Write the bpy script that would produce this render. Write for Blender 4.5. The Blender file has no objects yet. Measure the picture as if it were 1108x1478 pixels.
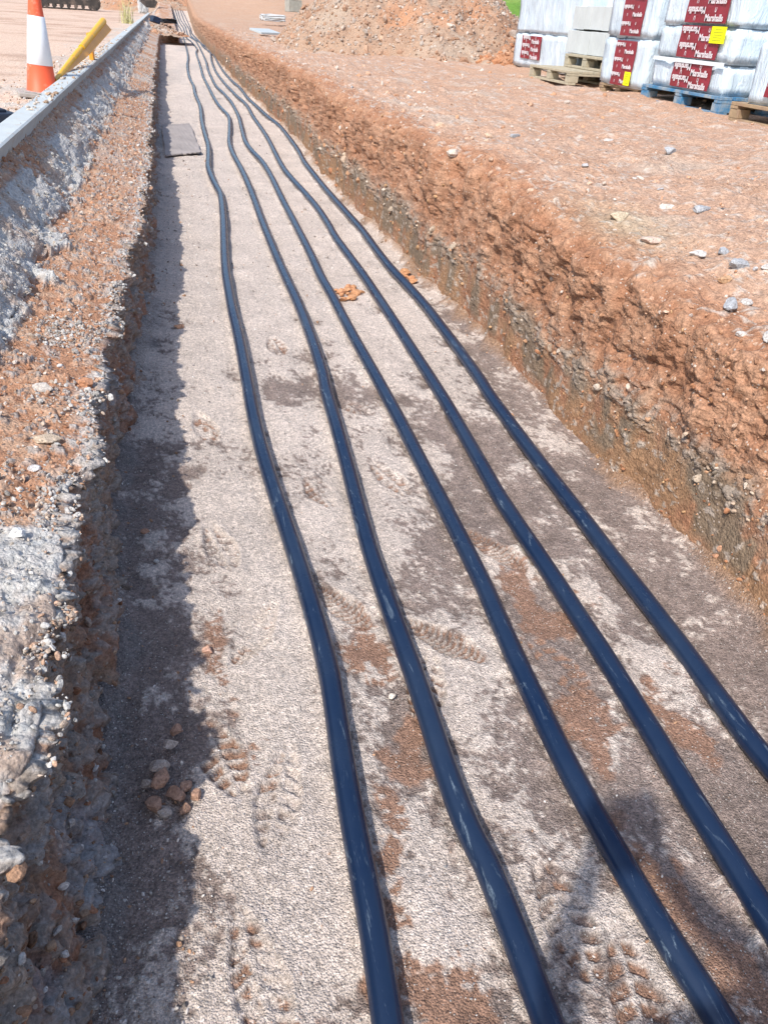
import bpy, bmesh, math, random
import numpy as np
from mathutils import Matrix, Vector

scene = bpy.context.scene
COL = scene.collection
random.seed(7)
rng = np.random.default_rng(11)

# ------------------------------------------------------------------ camera
cam_d = bpy.data.cameras.new('camera')
cam = bpy.data.objects.new('camera', cam_d)
COL.objects.link(cam)
scene.camera = cam
cam_d.sensor_fit = 'VERTICAL'
cam_d.sensor_height = 24.0
cam_d.lens = 24.0 * 1100 / 1478
cam_d.clip_start = 0.01
cam_d.clip_end = 3000
cr = Vector((0.970843730496286, -0.23346526113492747, 0.054372996967749165))
cu = Vector((0.0833863667916609, 0.5415733307591255, 0.8365076456576792))
cf = Vector((0.22474244100601323, 0.8075842366302521, -0.5452508926695964))
m = Matrix((cr, cu, -cf)).transposed().to_4x4()
m.translation = Vector((0, 0, 1.47))
cam.matrix_world = m

# ------------------------------------------------------------------ light
SUN = Vector((-0.59, -0.62, 1.0)).normalized()      # towards the sun
world = bpy.data.worlds.new('World')
scene.world = world
world.use_nodes = True
wn = world.node_tree
sky = wn.nodes.new('ShaderNodeTexSky')
sky.sky_type = 'NISHITA'
sky.sun_disc = False
sky.sun_elevation = math.asin(SUN.z)
sky.sun_rotation = math.atan2(SUN.x, SUN.y)
sky.air_density = 1.0
sky.dust_density = 1.5
bg = wn.nodes['Background']
wn.links.new(sky.outputs[0], bg.inputs[0])
bg.inputs[1].default_value = 0.15
sun_d = bpy.data.lights.new('sun', 'SUN')
sun_d.energy = 3.0
sun_d.angle = math.radians(1.0)
sun_d.color = (1.0, 0.95, 0.88)
sun = bpy.data.objects.new('sun', sun_d)
COL.objects.link(sun)
sun.rotation_euler = SUN.to_track_quat('Z', 'Y').to_euler()
scene.view_settings.view_transform = 'Standard'
scene.view_settings.look = 'None'
scene.view_settings.exposure = 0.68
scene.render.engine = 'CYCLES'

# ------------------------------------------------------------------ noise (numpy)
def _h(ix, iy, iz, seed):
    n = (ix.astype(np.int64) * 374761393 + iy.astype(np.int64) * 668265263 + iz.astype(np.int64) * 2147483647 + seed * 974711) & 0xffffffff
    n = ((n ^ (n >> 13)) * 1274126177) & 0xffffffff
    n = (n ^ (n >> 16)) & 0xffffffff
    n = (n * 2654435761) & 0xffffffff
    n = n ^ (n >> 15)
    return (n & 0xffffff) / float(0xffffff)

def vn(p, f, seed=0):
    q = p * f
    i = np.floor(q)
    t = q - i
    t = t * t * t * (t * (t * 6 - 15) + 10)
    r = np.zeros(len(p))
    for a in (0, 1):
        for b in (0, 1):
            for c in (0, 1):
                w = (t[:, 0] if a else 1 - t[:, 0]) * (t[:, 1] if b else 1 - t[:, 1]) * (t[:, 2] if c else 1 - t[:, 2])
                r += w * _h(i[:, 0] + a, i[:, 1] + b, i[:, 2] + c, seed)
    return r * 2 - 1

def fbm(p, f, octv=4, seed=0, g=0.5):
    r = np.zeros(len(p)); a = 1.0; s = 0
    for o in range(octv):
        r += a * vn(p + o * 17.3, f, seed + o); s += a
        a *= g; f *= 2.03
    return r / s * 1.6

def worley(p, f, seed=0):
    """distance to the nearest cell point and a random number per cell"""
    q = p * f
    i = np.floor(q)
    best = np.full(len(p), 9.0); sec = np.full(len(p), 9.0); rid = np.zeros(len(p))
    for a in (-1, 0, 1):
        for b in (-1, 0, 1):
            for c in (-1, 0, 1):
                cx, cy, cz = i[:, 0] + a, i[:, 1] + b, i[:, 2] + c
                dx = cx + _h(cx, cy, cz, seed) - q[:, 0]
                dy = cy + _h(cx, cy, cz, seed + 1) - q[:, 1]
                dz = cz + _h(cx, cy, cz, seed + 2) - q[:, 2]
                d = np.sqrt(dx * dx + dy * dy + dz * dz)
                k = d < best
                sec = np.where(k, best, np.minimum(sec, d))
                rid = np.where(k, _h(cx, cy, cz, seed + 3), rid)
                best = np.where(k, d, best)
    return best, sec, rid

def sst(a, b, x):
    t = np.clip((x - a) / (b - a), 0, 1)
    return t * t * (3 - 2 * t)

def mixc(c, d, t):
    t = np.clip(t, 0, 1)[:, None]
    return c * (1 - t) + np.asarray(d)[None, :] * t if np.ndim(d) == 1 else c * (1 - t) + d * t

def rise(Y):
    return 1.05 * sst(42, 88, Y)

# ------------------------------------------------------------------ object helpers
def tag(o, label=None, cat=None, group=None, kind=None):
    if label: o['label'] = label
    if cat: o['category'] = cat
    if group: o['group'] = group
    if kind: o['kind'] = kind
    return o

def empty(name, loc=(0, 0, 0), rz=0.0):
    o = bpy.data.objects.new(name, None)
    COL.objects.link(o)
    o.location = loc
    o.rotation_euler = (0, 0, rz)
    o.empty_display_size = 0.05
    return o

def link(name, me, mat=None, parent=None):
    o = bpy.data.objects.new(name, me)
    COL.objects.link(o)
    if mat: me.materials.append(mat)
    if parent: o.parent = parent
    return o

def mesh_np(name, V, F, mat=None, parent=None, col=None, smooth=True, extra=None):
    """V (n,3), F (m,k)"""
    me = bpy.data.meshes.new(name)
    n, k = len(F), F.shape[1]
    me.vertices.add(len(V)); me.vertices.foreach_set('co', V.astype(np.float32).ravel())
    me.loops.add(n * k); me.loops.foreach_set('vertex_index', F.astype(np.int32).ravel())
    me.polygons.add(n)
    me.polygons.foreach_set('loop_start', np.arange(0, n * k, k, dtype=np.int32))
    me.update(calc_edges=True)
    me.polygons.foreach_set('use_smooth', np.full(n, smooth))
    if col is not None:
        a = me.color_attributes.new('Col', 'FLOAT_COLOR', 'POINT')
        a.data.foreach_set('color', np.concatenate([np.clip(col, 0, 1), np.ones((len(V), 1))], 1).astype(np.float32).ravel())
    if extra is not None:
        a = me.attributes.new('mask', 'FLOAT', 'POINT')
        a.data.foreach_set('value', extra.astype(np.float32))
    me.update()
    return link(name, me, mat, parent)

def grid_faces(nY, nS, flip=False):
    i = np.arange(nY - 1)[:, None] * nS + np.arange(nS - 1)[None, :]
    i = i.ravel()
    f = np.stack([i, i + 1, i + nS + 1, i + nS], 1)
    return f[:, ::-1] if flip else f

def grid_normals(G):
    dY = np.gradient(G, axis=0); dS = np.gradient(G, axis=1)
    n = np.cross(dS, dY)
    n /= (np.linalg.norm(n, axis=2, keepdims=True) + 1e-12)
    return n

def finish(bm, name, mat, parent=None, smooth=False, loc=None):
    bmesh.ops.recalc_face_normals(bm, faces=bm.faces)
    me = bpy.data.meshes.new(name)
    bm.to_mesh(me); bm.free()
    if smooth:
        for p in me.polygons: p.use_smooth = True
    o = link(name, me, mat, parent)
    if loc: o.location = loc
    return o

def bx(bm, c, s, rz=0.0, bev=0.0, M=None):
    r = bmesh.ops.create_cube(bm, size=1.0)
    vs = r['verts']
    bmesh.ops.scale(bm, vec=s, verts=vs)
    if bev:
        es = list({e for v in vs for e in v.link_edges})
        q = bmesh.ops.bevel(bm, geom=es, offset=bev, segments=2, affect='EDGES', profile=0.6)
        vs = list({v for f in q['faces'] for v in f.verts} | {v for v in vs if v.is_valid})
    if rz: bmesh.ops.rotate(bm, cent=(0, 0, 0), matrix=Matrix.Rotation(rz, 3, 'Z'), verts=vs)
    bmesh.ops.translate(bm, vec=c, verts=vs)
    if M is not None: bmesh.ops.transform(bm, matrix=M, verts=vs)
    return vs

def tube(bm, p0, p1, r0, r1=None, seg=12, caps=True):
    r1 = r0 if r1 is None else r1
    p0, p1 = Vector(p0), Vector(p1)
    d = p1 - p0
    r = bmesh.ops.create_cone(bm, cap_ends=caps, segments=seg, radius1=r0, radius2=r1, depth=d.length)
    M = Matrix.Translation((p0 + p1) / 2) @ d.to_track_quat('Z', 'Y').to_matrix().to_4x4()
    bmesh.ops.transform(bm, matrix=M, verts=r['verts'])
    return r['verts']

# ------------------------------------------------------------------ materials
def newmat(name):
    mt = bpy.data.materials.new(name)
    mt.use_nodes = True
    nt = mt.node_tree
    return mt, nt, nt.nodes['Principled BSDF']

def N(nt, typ, **kw):
    n = nt.nodes.new(typ)
    for k, v in kw.items(): setattr(n, k, v)
    return n

def noise_node(nt, vec, scale, detail=6, rough=0.6, dist=0.0):
    n = N(nt, 'ShaderNodeTexNoise')
    n.inputs['Scale'].default_value = scale
    n.inputs['Detail'].default_value = detail
    n.inputs['Roughness'].default_value = rough
    n.inputs['Distortion'].default_value = dist
    nt.links.new(vec, n.inputs['Vector'])
    return n

def ramp(nt, fac, stops):
    r = N(nt, 'ShaderNodeValToRGB')
    e = r.color_ramp.elements
    while len(e) < len(stops): e.new(0.5)
    for i, (p, c) in enumerate(stops):
        e[i].position = p
        e[i].color = (c, c, c, 1) if not isinstance(c, tuple) else (*c, 1)
    nt.links.new(fac, r.inputs[0])
    return r

def soil_mat(name, scales=(60, 220), amp=(0.55, 1.45), bump=(0.006, 0.0025), vor=140, rough=0.95, speck=None, grain=.25):
    """vertex-coloured earth with fine grain: multiply noise + bump noise + speckle of small stones"""
    mt, nt, b = newmat(name)
    L = nt.links
    tc = N(nt, 'ShaderNodeTexCoord'); V = tc.outputs['Object']
    at = N(nt, 'ShaderNodeAttribute', attribute_name='Col')
    n1 = noise_node(nt, V, scales[0], 8, 0.7)
    n2 = noise_node(nt, V, scales[1], 4, 0.7)
    r1 = ramp(nt, n1.outputs[0], [(0.3, amp[0]), (0.7, amp[1])])
    r2 = ramp(nt, n2.outputs[0], [(0.3, 0.8), (0.7, 1.2)])
    mu = N(nt, 'ShaderNodeMix', data_type='RGBA', blend_type='MULTIPLY'); mu.inputs[0].default_value = 1
    L.new(at.outputs['Color'], mu.inputs[6]); L.new(r1.outputs[0], mu.inputs[7])
    mu2 = N(nt, 'ShaderNodeMix', data_type='RGBA', blend_type='MULTIPLY'); mu2.inputs[0].default_value = 1
    L.new(mu.outputs[2], mu2.inputs[6]); L.new(r2.outputs[0], mu2.inputs[7])
    out = mu2.outputs[2]
    vo = N(nt, 'ShaderNodeTexVoronoi'); vo.inputs['Scale'].default_value = vor
    L.new(V, vo.inputs['Vector'])
    hs = N(nt, 'ShaderNodeSeparateColor'); L.new(vo.outputs['Color'], hs.inputs[0])
    gm = N(nt, 'ShaderNodeMapRange'); L.new(hs.outputs[1], gm.inputs[0]); gm.inputs[3].default_value = 1 - grain; gm.inputs[4].default_value = 1 + grain
    mu3 = N(nt, 'ShaderNodeMix', data_type='RGBA', blend_type='MULTIPLY'); mu3.inputs[0].default_value = 1
    L.new(out, mu3.inputs[6]); L.new(gm.outputs[0], mu3.inputs[7]); out = mu3.outputs[2]
    if speck:
        th = N(nt, 'ShaderNodeMath', operation='GREATER_THAN'); th.inputs[1].default_value = speck[0]
        L.new(hs.outputs[0], th.inputs[0])
        near = N(nt, 'ShaderNodeMath', operation='LESS_THAN'); near.inputs[1].default_value = 0.42
        L.new(vo.outputs['Distance'], near.inputs[0])
        an = N(nt, 'ShaderNodeMath', operation='MULTIPLY'); L.new(th.outputs[0], an.inputs[0]); L.new(near.outputs[0], an.inputs[1])
        mx = N(nt, 'ShaderNodeMix', data_type='RGBA')
        L.new(an.outputs[0], mx.inputs[0]); L.new(out, mx.inputs[6]); mx.inputs[7].default_value = (*speck[1], 1)
        out = mx.outputs[2]
    L.new(out, b.inputs['Base Color'])
    b.inputs['Roughness'].default_value = rough
    b.inputs['Specular IOR Level'].default_value = 0.2
    bp = N(nt, 'ShaderNodeBump'); bp.inputs['Strength'].default_value = 1; bp.inputs['Distance'].default_value = bump[0]
    L.new(n1.outputs[0], bp.inputs['Height'])
    bp2 = N(nt, 'ShaderNodeBump'); bp2.inputs['Strength'].default_value = 1; bp2.inputs['Distance'].default_value = bump[1]
    iv = N(nt, 'ShaderNodeMath', operation='SUBTRACT'); iv.inputs[0].default_value = 1; L.new(vo.outputs['Distance'], iv.inputs[1])
    L.new(iv.outputs[0], bp2.inputs['Height']); L.new(bp.outputs[0], bp2.inputs['Normal'])
    L.new(bp2.outputs[0], b.inputs['Normal'])
    return mt

def plain_mat(name, base, rough=0.6, var=0.12, scale=8, bump=0.0, bscale=60, spec=0.4, metal=0.0, dirt=None, dscale=6, dth=(0.5, 0.62)):
    mt, nt, b = newmat(name)
    L = nt.links
    tc = N(nt, 'ShaderNodeTexCoord'); V = tc.outputs['Object']
    n1 = noise_node(nt, V, scale, 6, 0.65)
    lo = tuple(max(0, c * (1 - var)) for c in base); hi = tuple(min(1, c * (1 + var)) for c in base)
    r = ramp(nt, n1.outputs[0], [(0.3, lo), (0.7, hi)])
    out = r.outputs[0]
    if dirt:
        n2 = noise_node(nt, V, dscale, 9, 0.75)
        r2 = ramp(nt, n2.outputs[0], [(dth[0], 0.0), (dth[1], 1.0)])
        mx = N(nt, 'ShaderNodeMix', data_type='RGBA')
        L.new(r2.outputs[0], mx.inputs[0]); L.new(out, mx.inputs[6]); mx.inputs[7].default_value = (*dirt, 1)
        out = mx.outputs[2]
        rr = N(nt, 'ShaderNodeMapRange'); L.new(r2.outputs[0], rr.inputs[0]); rr.inputs[3].default_value = rough; rr.inputs[4].default_value = 0.95
        L.new(rr.outputs[0], b.inputs['Roughness'])
    else:
        b.inputs['Roughness'].default_value = rough
    L.new(out, b.inputs['Base Color'])
    b.inputs['Specular IOR Level'].default_value = spec
    b.inputs['Metallic'].default_value = metal
    if bump:
        n3 = noise_node(nt, V, bscale, 6, 0.7)
        bp = N(nt, 'ShaderNodeBump'); bp.inputs['Strength'].default_value = 1; bp.inputs['Distance'].default_value = bump
        L.new(n3.outputs[0], bp.inputs['Height']); L.new(bp.outputs[0], b.inputs['Normal'])
    return mt

M_floor = soil_mat('crushed_stone_bed', (70, 260), (0.62, 1.38), (0.008, 0.0045), 235, speck=(0.95, (0.60, 0.55, 0.50)), grain=.27)
M_bank = soil_mat('excavated_earth', (45, 200), (0.64, 1.32), (0.009, 0.0035), 110, speck=(0.96, (0.5, 0.4, 0.33)), grain=.13)
M_top = soil_mat('dry_red_earth', (30, 170), (0.72, 1.28), (0.012, 0.003), 90, speck=(0.95, (0.55, 0.47, 0.40)))
M_road = soil_mat('dusty_road', (12, 90), (0.85, 1.15), (0.010, 0.003), 60, speck=(0.97, (0.5, 0.42, 0.36)))
M_stone = soil_mat('loose_stone', (70, 300), (0.75, 1.25), (0.003, 0.001), 200)
M_grass = soil_mat('meadow', (3, 30), (0.6, 1.4), (0.05, 0.02), 20)

# ------------------------------------------------------------------ the ground
RED = np.array([0.34, 0.17, 0.098]); DUSTR = np.array([0.475, 0.315, 0.225]); OCH = np.array([0.35, 0.205, 0.115])
OLV = np.array([0.215, 0.165, 0.115]); PALE = np.array([0.46, 0.38, 0.31]); GREY = np.array([0.40, 0.385, 0.37])
DUST = np.array([0.60, 0.51, 0.445]); DAMP = np.array([0.285, 0.222, 0.192]); BRN = np.array([0.33, 0.195, 0.135])
CONC = np.array([0.51, 0.50, 0.475]); DARKB = np.array([0.17, 0.085, 0.05])

def ys_list(y0, y1, k=0.0052, mn=0.0045):
    r = [y0]
    while r[-1] < y1: r.append(r[-1] + max(mn, k * abs(r[-1])))
    return np.array(r)

LB = ([-3, 0, .7, .92, 1.26, 1.56, 1.89, 2.31, 3.06, 3.67, 4.5, 7, 11, 34, 36.5, 38, 46, 60, 95],
      [-.27, -.27, -.27, -.26, -.30, -.25, -.27, -.30, -.28, -.25, -.22, -.20, -.21, -.25, -.25, .50, .60, .62, .62])
RB = ([-3, 0, 1.37, 2.53, 3.8, 5.9, 8.5, 10.5, 13.5, 18.3, 30, 50, 70, 95],
      [1.6, 1.6, 1.59, 1.575, 1.56, 1.53, 1.51, 1.565, 1.57, 1.48, 1.47, 1.5, 1.75, 2.1])
def xl(Y): return np.interp(Y, *LB)
def xr(Y): return np.interp(Y, *RB)

PIPES = {1: [(0.217,0.52),(0.226,0.58),(0.237,0.68),(0.240,0.77),(0.242,0.88),(0.246,0.99),(0.248,1.13),(0.270,1.27),(0.275,1.40),(0.274,1.56),(0.267,1.73),(0.262,1.90),(0.253,2.10),(0.237,2.36),(0.216,2.65),(0.217,2.96),(0.224,3.22),(0.234,3.60),(0.235,3.88),(0.230,4.24),(0.234,4.57),(0.242,5.04),(0.270,5.64),(0.321,6.49),(0.359,7.37),(0.339,7.77),(0.317,8.23),(0.306,8.85),(0.350,9.58),(0.385,10.40),(0.382,11.49),(0.394,12.80),(0.455,14.64),(0.425,16.73),(0.465,18.41),(0.421,20.79),(0.469,24.56),(0.634,30.20),(0.873,36.53)],
2: [(0.497,0.46),(0.498,0.53),(0.496,0.61),(0.494,0.70),(0.502,0.81),(0.482,0.87),(0.475,0.95),(0.478,1.08),(0.491,1.22),(0.489,1.34),(0.489,1.53),(0.489,1.71),(0.495,1.89),(0.498,2.03),(0.511,2.23),(0.533,2.48),(0.548,2.78),(0.562,3.12),(0.584,3.33),(0.603,3.66),(0.610,3.99),(0.615,4.37),(0.611,4.77),(0.610,5.24),(0.614,5.84),(0.620,6.50),(0.636,7.21),(0.647,8.26),(0.643,8.96),(0.629,9.78),(0.644,10.67),(0.749,11.94),(0.840,13.25),(0.795,14.20),(0.743,15.50),(0.755,18.63),(0.752,21.18),(0.811,23.74),(0.878,27.62),(0.948,31.55),(1.072,34.03)],
3: [(0.798,0.40),(0.795,0.48),(0.789,0.53),(0.779,0.60),(0.772,0.68),(0.770,0.78),(0.765,0.89),(0.759,1.00),(0.764,1.12),(0.773,1.28),(0.780,1.44),(0.793,1.58),(0.801,1.71),(0.808,1.92),(0.810,2.11),(0.817,2.35),(0.819,2.61),(0.827,2.88),(0.831,3.23),(0.829,3.56),(0.826,3.83),(0.836,4.19),(0.843,4.53),(0.838,4.92),(0.857,5.42),(0.867,5.95),(0.880,6.57),(0.888,7.39),(0.921,8.53),(0.917,9.31),(0.871,10.00),(0.852,10.80),(0.914,11.98),(0.988,13.43),(1.019,15.14),(0.997,16.83),(0.918,18.23),(0.924,20.29),(0.974,23.59),(1.111,28.51),(1.327,34.81)],
4: [(0.996,0.53),(1.000,0.64),(0.999,0.72),(1.002,0.82),(1.009,0.93),(1.006,1.05),(1.030,1.24),(1.024,1.36),(1.021,1.50),(1.033,1.65),(1.024,1.79),(1.028,1.99),(1.027,2.17),(1.033,2.34),(1.058,2.62),(1.081,2.93),(1.094,3.25),(1.091,3.56),(1.104,3.91),(1.114,4.42),(1.124,4.88),(1.124,5.36),(1.120,5.91),(1.144,6.37),(1.154,6.99),(1.137,7.65),(1.108,8.31),(1.100,8.87),(1.125,9.76),(1.175,10.94),(1.199,12.04),(1.201,13.34),(1.260,15.11),(1.194,16.84),(1.146,19.15),(1.133,22.72),(1.237,26.91),(1.486,33.46)],
5: [(1.249,0.85),(1.241,0.97),(1.236,1.04),(1.256,1.20),(1.259,1.32),(1.262,1.47),(1.261,1.60),(1.265,1.78),(1.268,1.97),(1.275,2.18),(1.282,2.41),(1.281,2.65),(1.297,2.98),(1.331,3.22),(1.338,3.55),(1.354,3.92),(1.364,4.27),(1.359,4.67),(1.341,5.08),(1.352,5.60),(1.380,6.21),(1.374,7.04),(1.370,7.97),(1.383,9.20),(1.440,10.03),(1.468,10.99),(1.504,12.36),(1.438,13.41),(1.417,14.74),(1.374,16.20),(1.410,18.30),(1.348,20.13),(1.346,23.09),(1.393,26.09),(1.476,30.35)]}

# --- trench floor
FOOT = []
def boot(cx, cy, ang, kind=0, L=0.27, W=0.10): FOOT.append((cx, cy, ang, kind, L, W))
boot(0.03, 2.05, 0.25); boot(0.10, 1.62, -0.5, 1); boot(0.52, 1.34, -0.35); boot(0.36, 1.70, 0.5, 1)
boot(0.62, 0.70, 0.02); boot(0.66, 3.05, 0.6); boot(0.40, 2.35, 0.2); boot(-0.02, 1.22, 0.3); boot(0.62, 1.50, 0.7, 1)
boot(0.68, 0.52, -0.15); boot(0.02, 0.70, 0.2); boot(0.92, 1.9, 0.4, 1); boot(0.10, 1.08, -0.3, 0); boot(0.68, 2.4, 0.3)
boot(0.9, 1.35, 0.3); boot(0.42, 3.8, 0.1); boot(0.02, 2.9, 0.2, 1)
# patches (x, y, rx, ry, kind) kind 0 damp, 1 brown soil, 2 pale dust
PATCH = [(1.08, 2.63, .12, .30, 0), (.66, 1.86, .10, .16, 0), (1.0, 2.05, .10, .12, 0), (.68, 3.3, .10, .30, 0), (.38, 3.2, .07, .22, 0),
         (.44, 2.75, .05, .12, 0), (1.45, 3.3, .10, 1.1, 0), (1.40, 1.8, .14, .50, 0), (.66, 1.10, .08, .18, 0), (.85, 1.33, .06, .16, 0),
         (-.14, 1.7, .08, 2.0, 0), (1.45, 1.15, .14, .3, 0), (1.1, .95, .12, .10, 0), (.98, .70, .10, .22, 0),
         (.38, 1.50, .07, .10, 1), (.34, .90, .035, .16, 1), (.31, .60, .075, .12, 1), (.03, 1.62, .05, .22, 1), (.08, 1.15, .05, .14, 1),
         (.88, 1.18, .05, .16, 1), (.86, .80, .08, .14, 1), (.90, .55, .07, .2, 1), (.12, .60, .05, .10, 1), (1.12, 1.1, .05, .15, 1), (.43, 1.15, .05, .1, 1), (.95, 1.55, .06, .12, 1),
         (.14, 1.9, .10, .40, 2), (.10, 1.25, .08, .35, 2), (.10, .85, .10, .25, 2), (.62, .72, .10, .12, 2), (.55, 2.2, .10, .35, 2), (.56, 1.35, .08, .12, 2),
         (1.36, 2.0, .03, .28, 2), (1.15, 1.40, .025, .12, 2), (.80, .95, .03, .12, 2), (.92, .72, .02, .16, 2), (1.30, 1.45, .05, .1, 2), (.72, 2.6, .05, .3, 2), (.14, .50, .1, .1, 2)]

def floor():
    Ys = ys_list(-2.5, 92, 0.0050, 0.0048)
    nS = 400
    s = np.linspace(-0.06, 1.06, nS)
    XL, XR = xl(Ys), xr(Ys)
    X = XL[:, None] + (XR - XL)[:, None] * s[None, :]
    Y = np.repeat(Ys[:, None], nS, 1)
    Z = np.zeros_like(X)
    P = np.stack([X, Y, Z], 2).reshape(-1, 3)
    x, y = P[:, 0], P[:, 1]
    nf = fbm(P, 26, 4, 5); nm = fbm(P, 5.5, 5, 9, 0.62); nl = fbm(P * [1, .55, 1], 2.0, 4, 21)
    z = 0.010 * nl + 0.006 * nm + 0.0022 * nf
    pale = 0.36 + 0.60 * nl + 0.95 * nm + 0.40 * nf        # >0 : pale dust crust
    pale += 1.1 * sst(2.5, 6.0, y) + 0.25 * sst(1.0, 0.2, x) - 0.7 * sst(0.55, 1.2, x) * sst(4, 2, y) + .2
    wx = .07 * fbm(P, 6, 4, 221, .6); wy = .11 * fbm(P, 5, 4, 222, .6)
    pale = pale + 0.55 * fbm(P * [1, .7, 1], 13, 4, 223, .65)
    brown = -0.9 + 0.35 * fbm(P, 15, 3, 224) + 0.7 * fbm(P, 3.1, 4, 33) + 0.6 * nm
    for (cx, cy, rx, ry, kd) in PATCH:
        d = np.sqrt(((x + wx - cx) / (rx * 1.15)) ** 2 + ((y + wy - cy) / (ry * 1.15)) ** 2)
        w = sst(1.55, 0.25, d + 0.30 * nm)
        if kd == 0: pale -= 1.35 * w; brown -= .5 * w
        elif kd == 1: pale -= 1.5 * w; brown += 1.7 * w
        else: pale += 1.1 * w; brown -= .8 * w
    # edges: strips of grey gravel along both walls
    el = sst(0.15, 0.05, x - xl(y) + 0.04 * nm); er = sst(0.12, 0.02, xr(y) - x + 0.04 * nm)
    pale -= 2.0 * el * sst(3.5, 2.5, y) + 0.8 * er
    # boot prints press through the dust
    for (cx, cy, a, kd, Lb, W) in FOOT:
        k = np.where((abs(x - cx) < .25) & (abs(y - cy) < .25))[0]
        dx, dy = x[k] - cx, y[k] - cy
        u = dx * math.cos(a) + dy * math.sin(a); v = -dx * math.sin(a) + dy * math.cos(a)
        half = W / 2 * (0.86 + 0.14 * np.cos(v / Lb * 6.28 * 1.1 + 0.5))
        inside = sst(0.006, -0.006, np.sqrt((u / half) ** 2 + (v / (Lb / 2)) ** 2 * 0.98) * half - half + 0.0)
        if kd == 0:   # slanted bars either side of a centre ridge
            ph = (v + abs(u) * 0.45) / 0.036
            lug = sst(0.16, 0.24, abs((ph % 1) - 0.5)) * sst(0.005, 0.010, abs(u))
        else:         # wavy ribs
            ph = (v + 0.008 * np.cos(u * 60)) / 0.019
            lug = sst(0.12, 0.26, abs((ph % 1) - 0.5))
        wt = inside * (0.30 + .70 * sst(-.5, .1, nm[k] + .9 * vn(P[k], 8, 77) + .3))
        z[k] -= 0.0075 * wt * lug + .003 * wt
        pale[k] -= 1.9 * wt * lug * sst(-.8, .0, nf[k])
        brown[k] += 1.4 * wt * lug
        z[k] += 0.004 * sst(0.03, 0.0, abs(np.sqrt((u / half) ** 2 + (v / (Lb / 2)) ** 2) * half - half)) * (1 - inside)
    z += 0.0035 * sst(-0.3, 0.5, pale)
    # grit banked a little against both sides of each pipe
    for kk, pp_ in PIPES.items():
        pp_ = [q for q in pp_ if q[1] < 34.5]
        dx = abs(x - np.interp(y, [q[1] for q in pp_], [q[0] for q in pp_]))
        z += (.009 + .006 * nf) * np.exp(-((dx - .030) / .016) ** 2) * sst(30, 20, y) * (.55 + .6 * np.clip(nm, -.8, .8))
    # wheel ruts / drag lines far away
    z += 0.006 * vn(P * [0.4, 3, 1], 2.2, 51) * sst(3, 6, y)
    c = np.repeat(DAMP[None], len(P), 0) * (1 + 0.18 * nf)[:, None]
    c = mixc(c, BRN, sst(-0.1, 0.35, brown) * .95)
    c = mixc(c, DUST * 1.0, sst(-0.15, 0.36, pale * .8 + (0.62 * vn(P, 105, 3) + .42 * vn(P, 52, 8)) * sst(6, 3, y)))
    c = c * (1 + 0.10 * nm)[:, None]
    c = mixc(c, GREY * .8, 0.25 * sst(7, 25, y) * sst(0, .5, vn(P * [1, .3, 1], 1.5, 71)))
    # red fringe fallen from the right wall
    c = mixc(c, OCH, sst(0.05, -0.02, xr(y) - x + 0.05 * nm - .01) * 0.8)
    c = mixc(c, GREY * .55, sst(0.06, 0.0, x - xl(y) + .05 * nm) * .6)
    # gentle ramp at the foot of both walls
    z += 0.05 * sst(0.05, -0.02, xr(y) - x + .04 * nm) + 0.04 * sst(0.05, -0.03, x - xl(y) + .03 * nm)
    z += rise(y)
    P[:, 2] = z
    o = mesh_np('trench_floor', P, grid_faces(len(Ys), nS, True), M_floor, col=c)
    tag(o, kind='structure')
    return P.reshape(len(Ys), nS, 3)
FL = floor()

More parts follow.
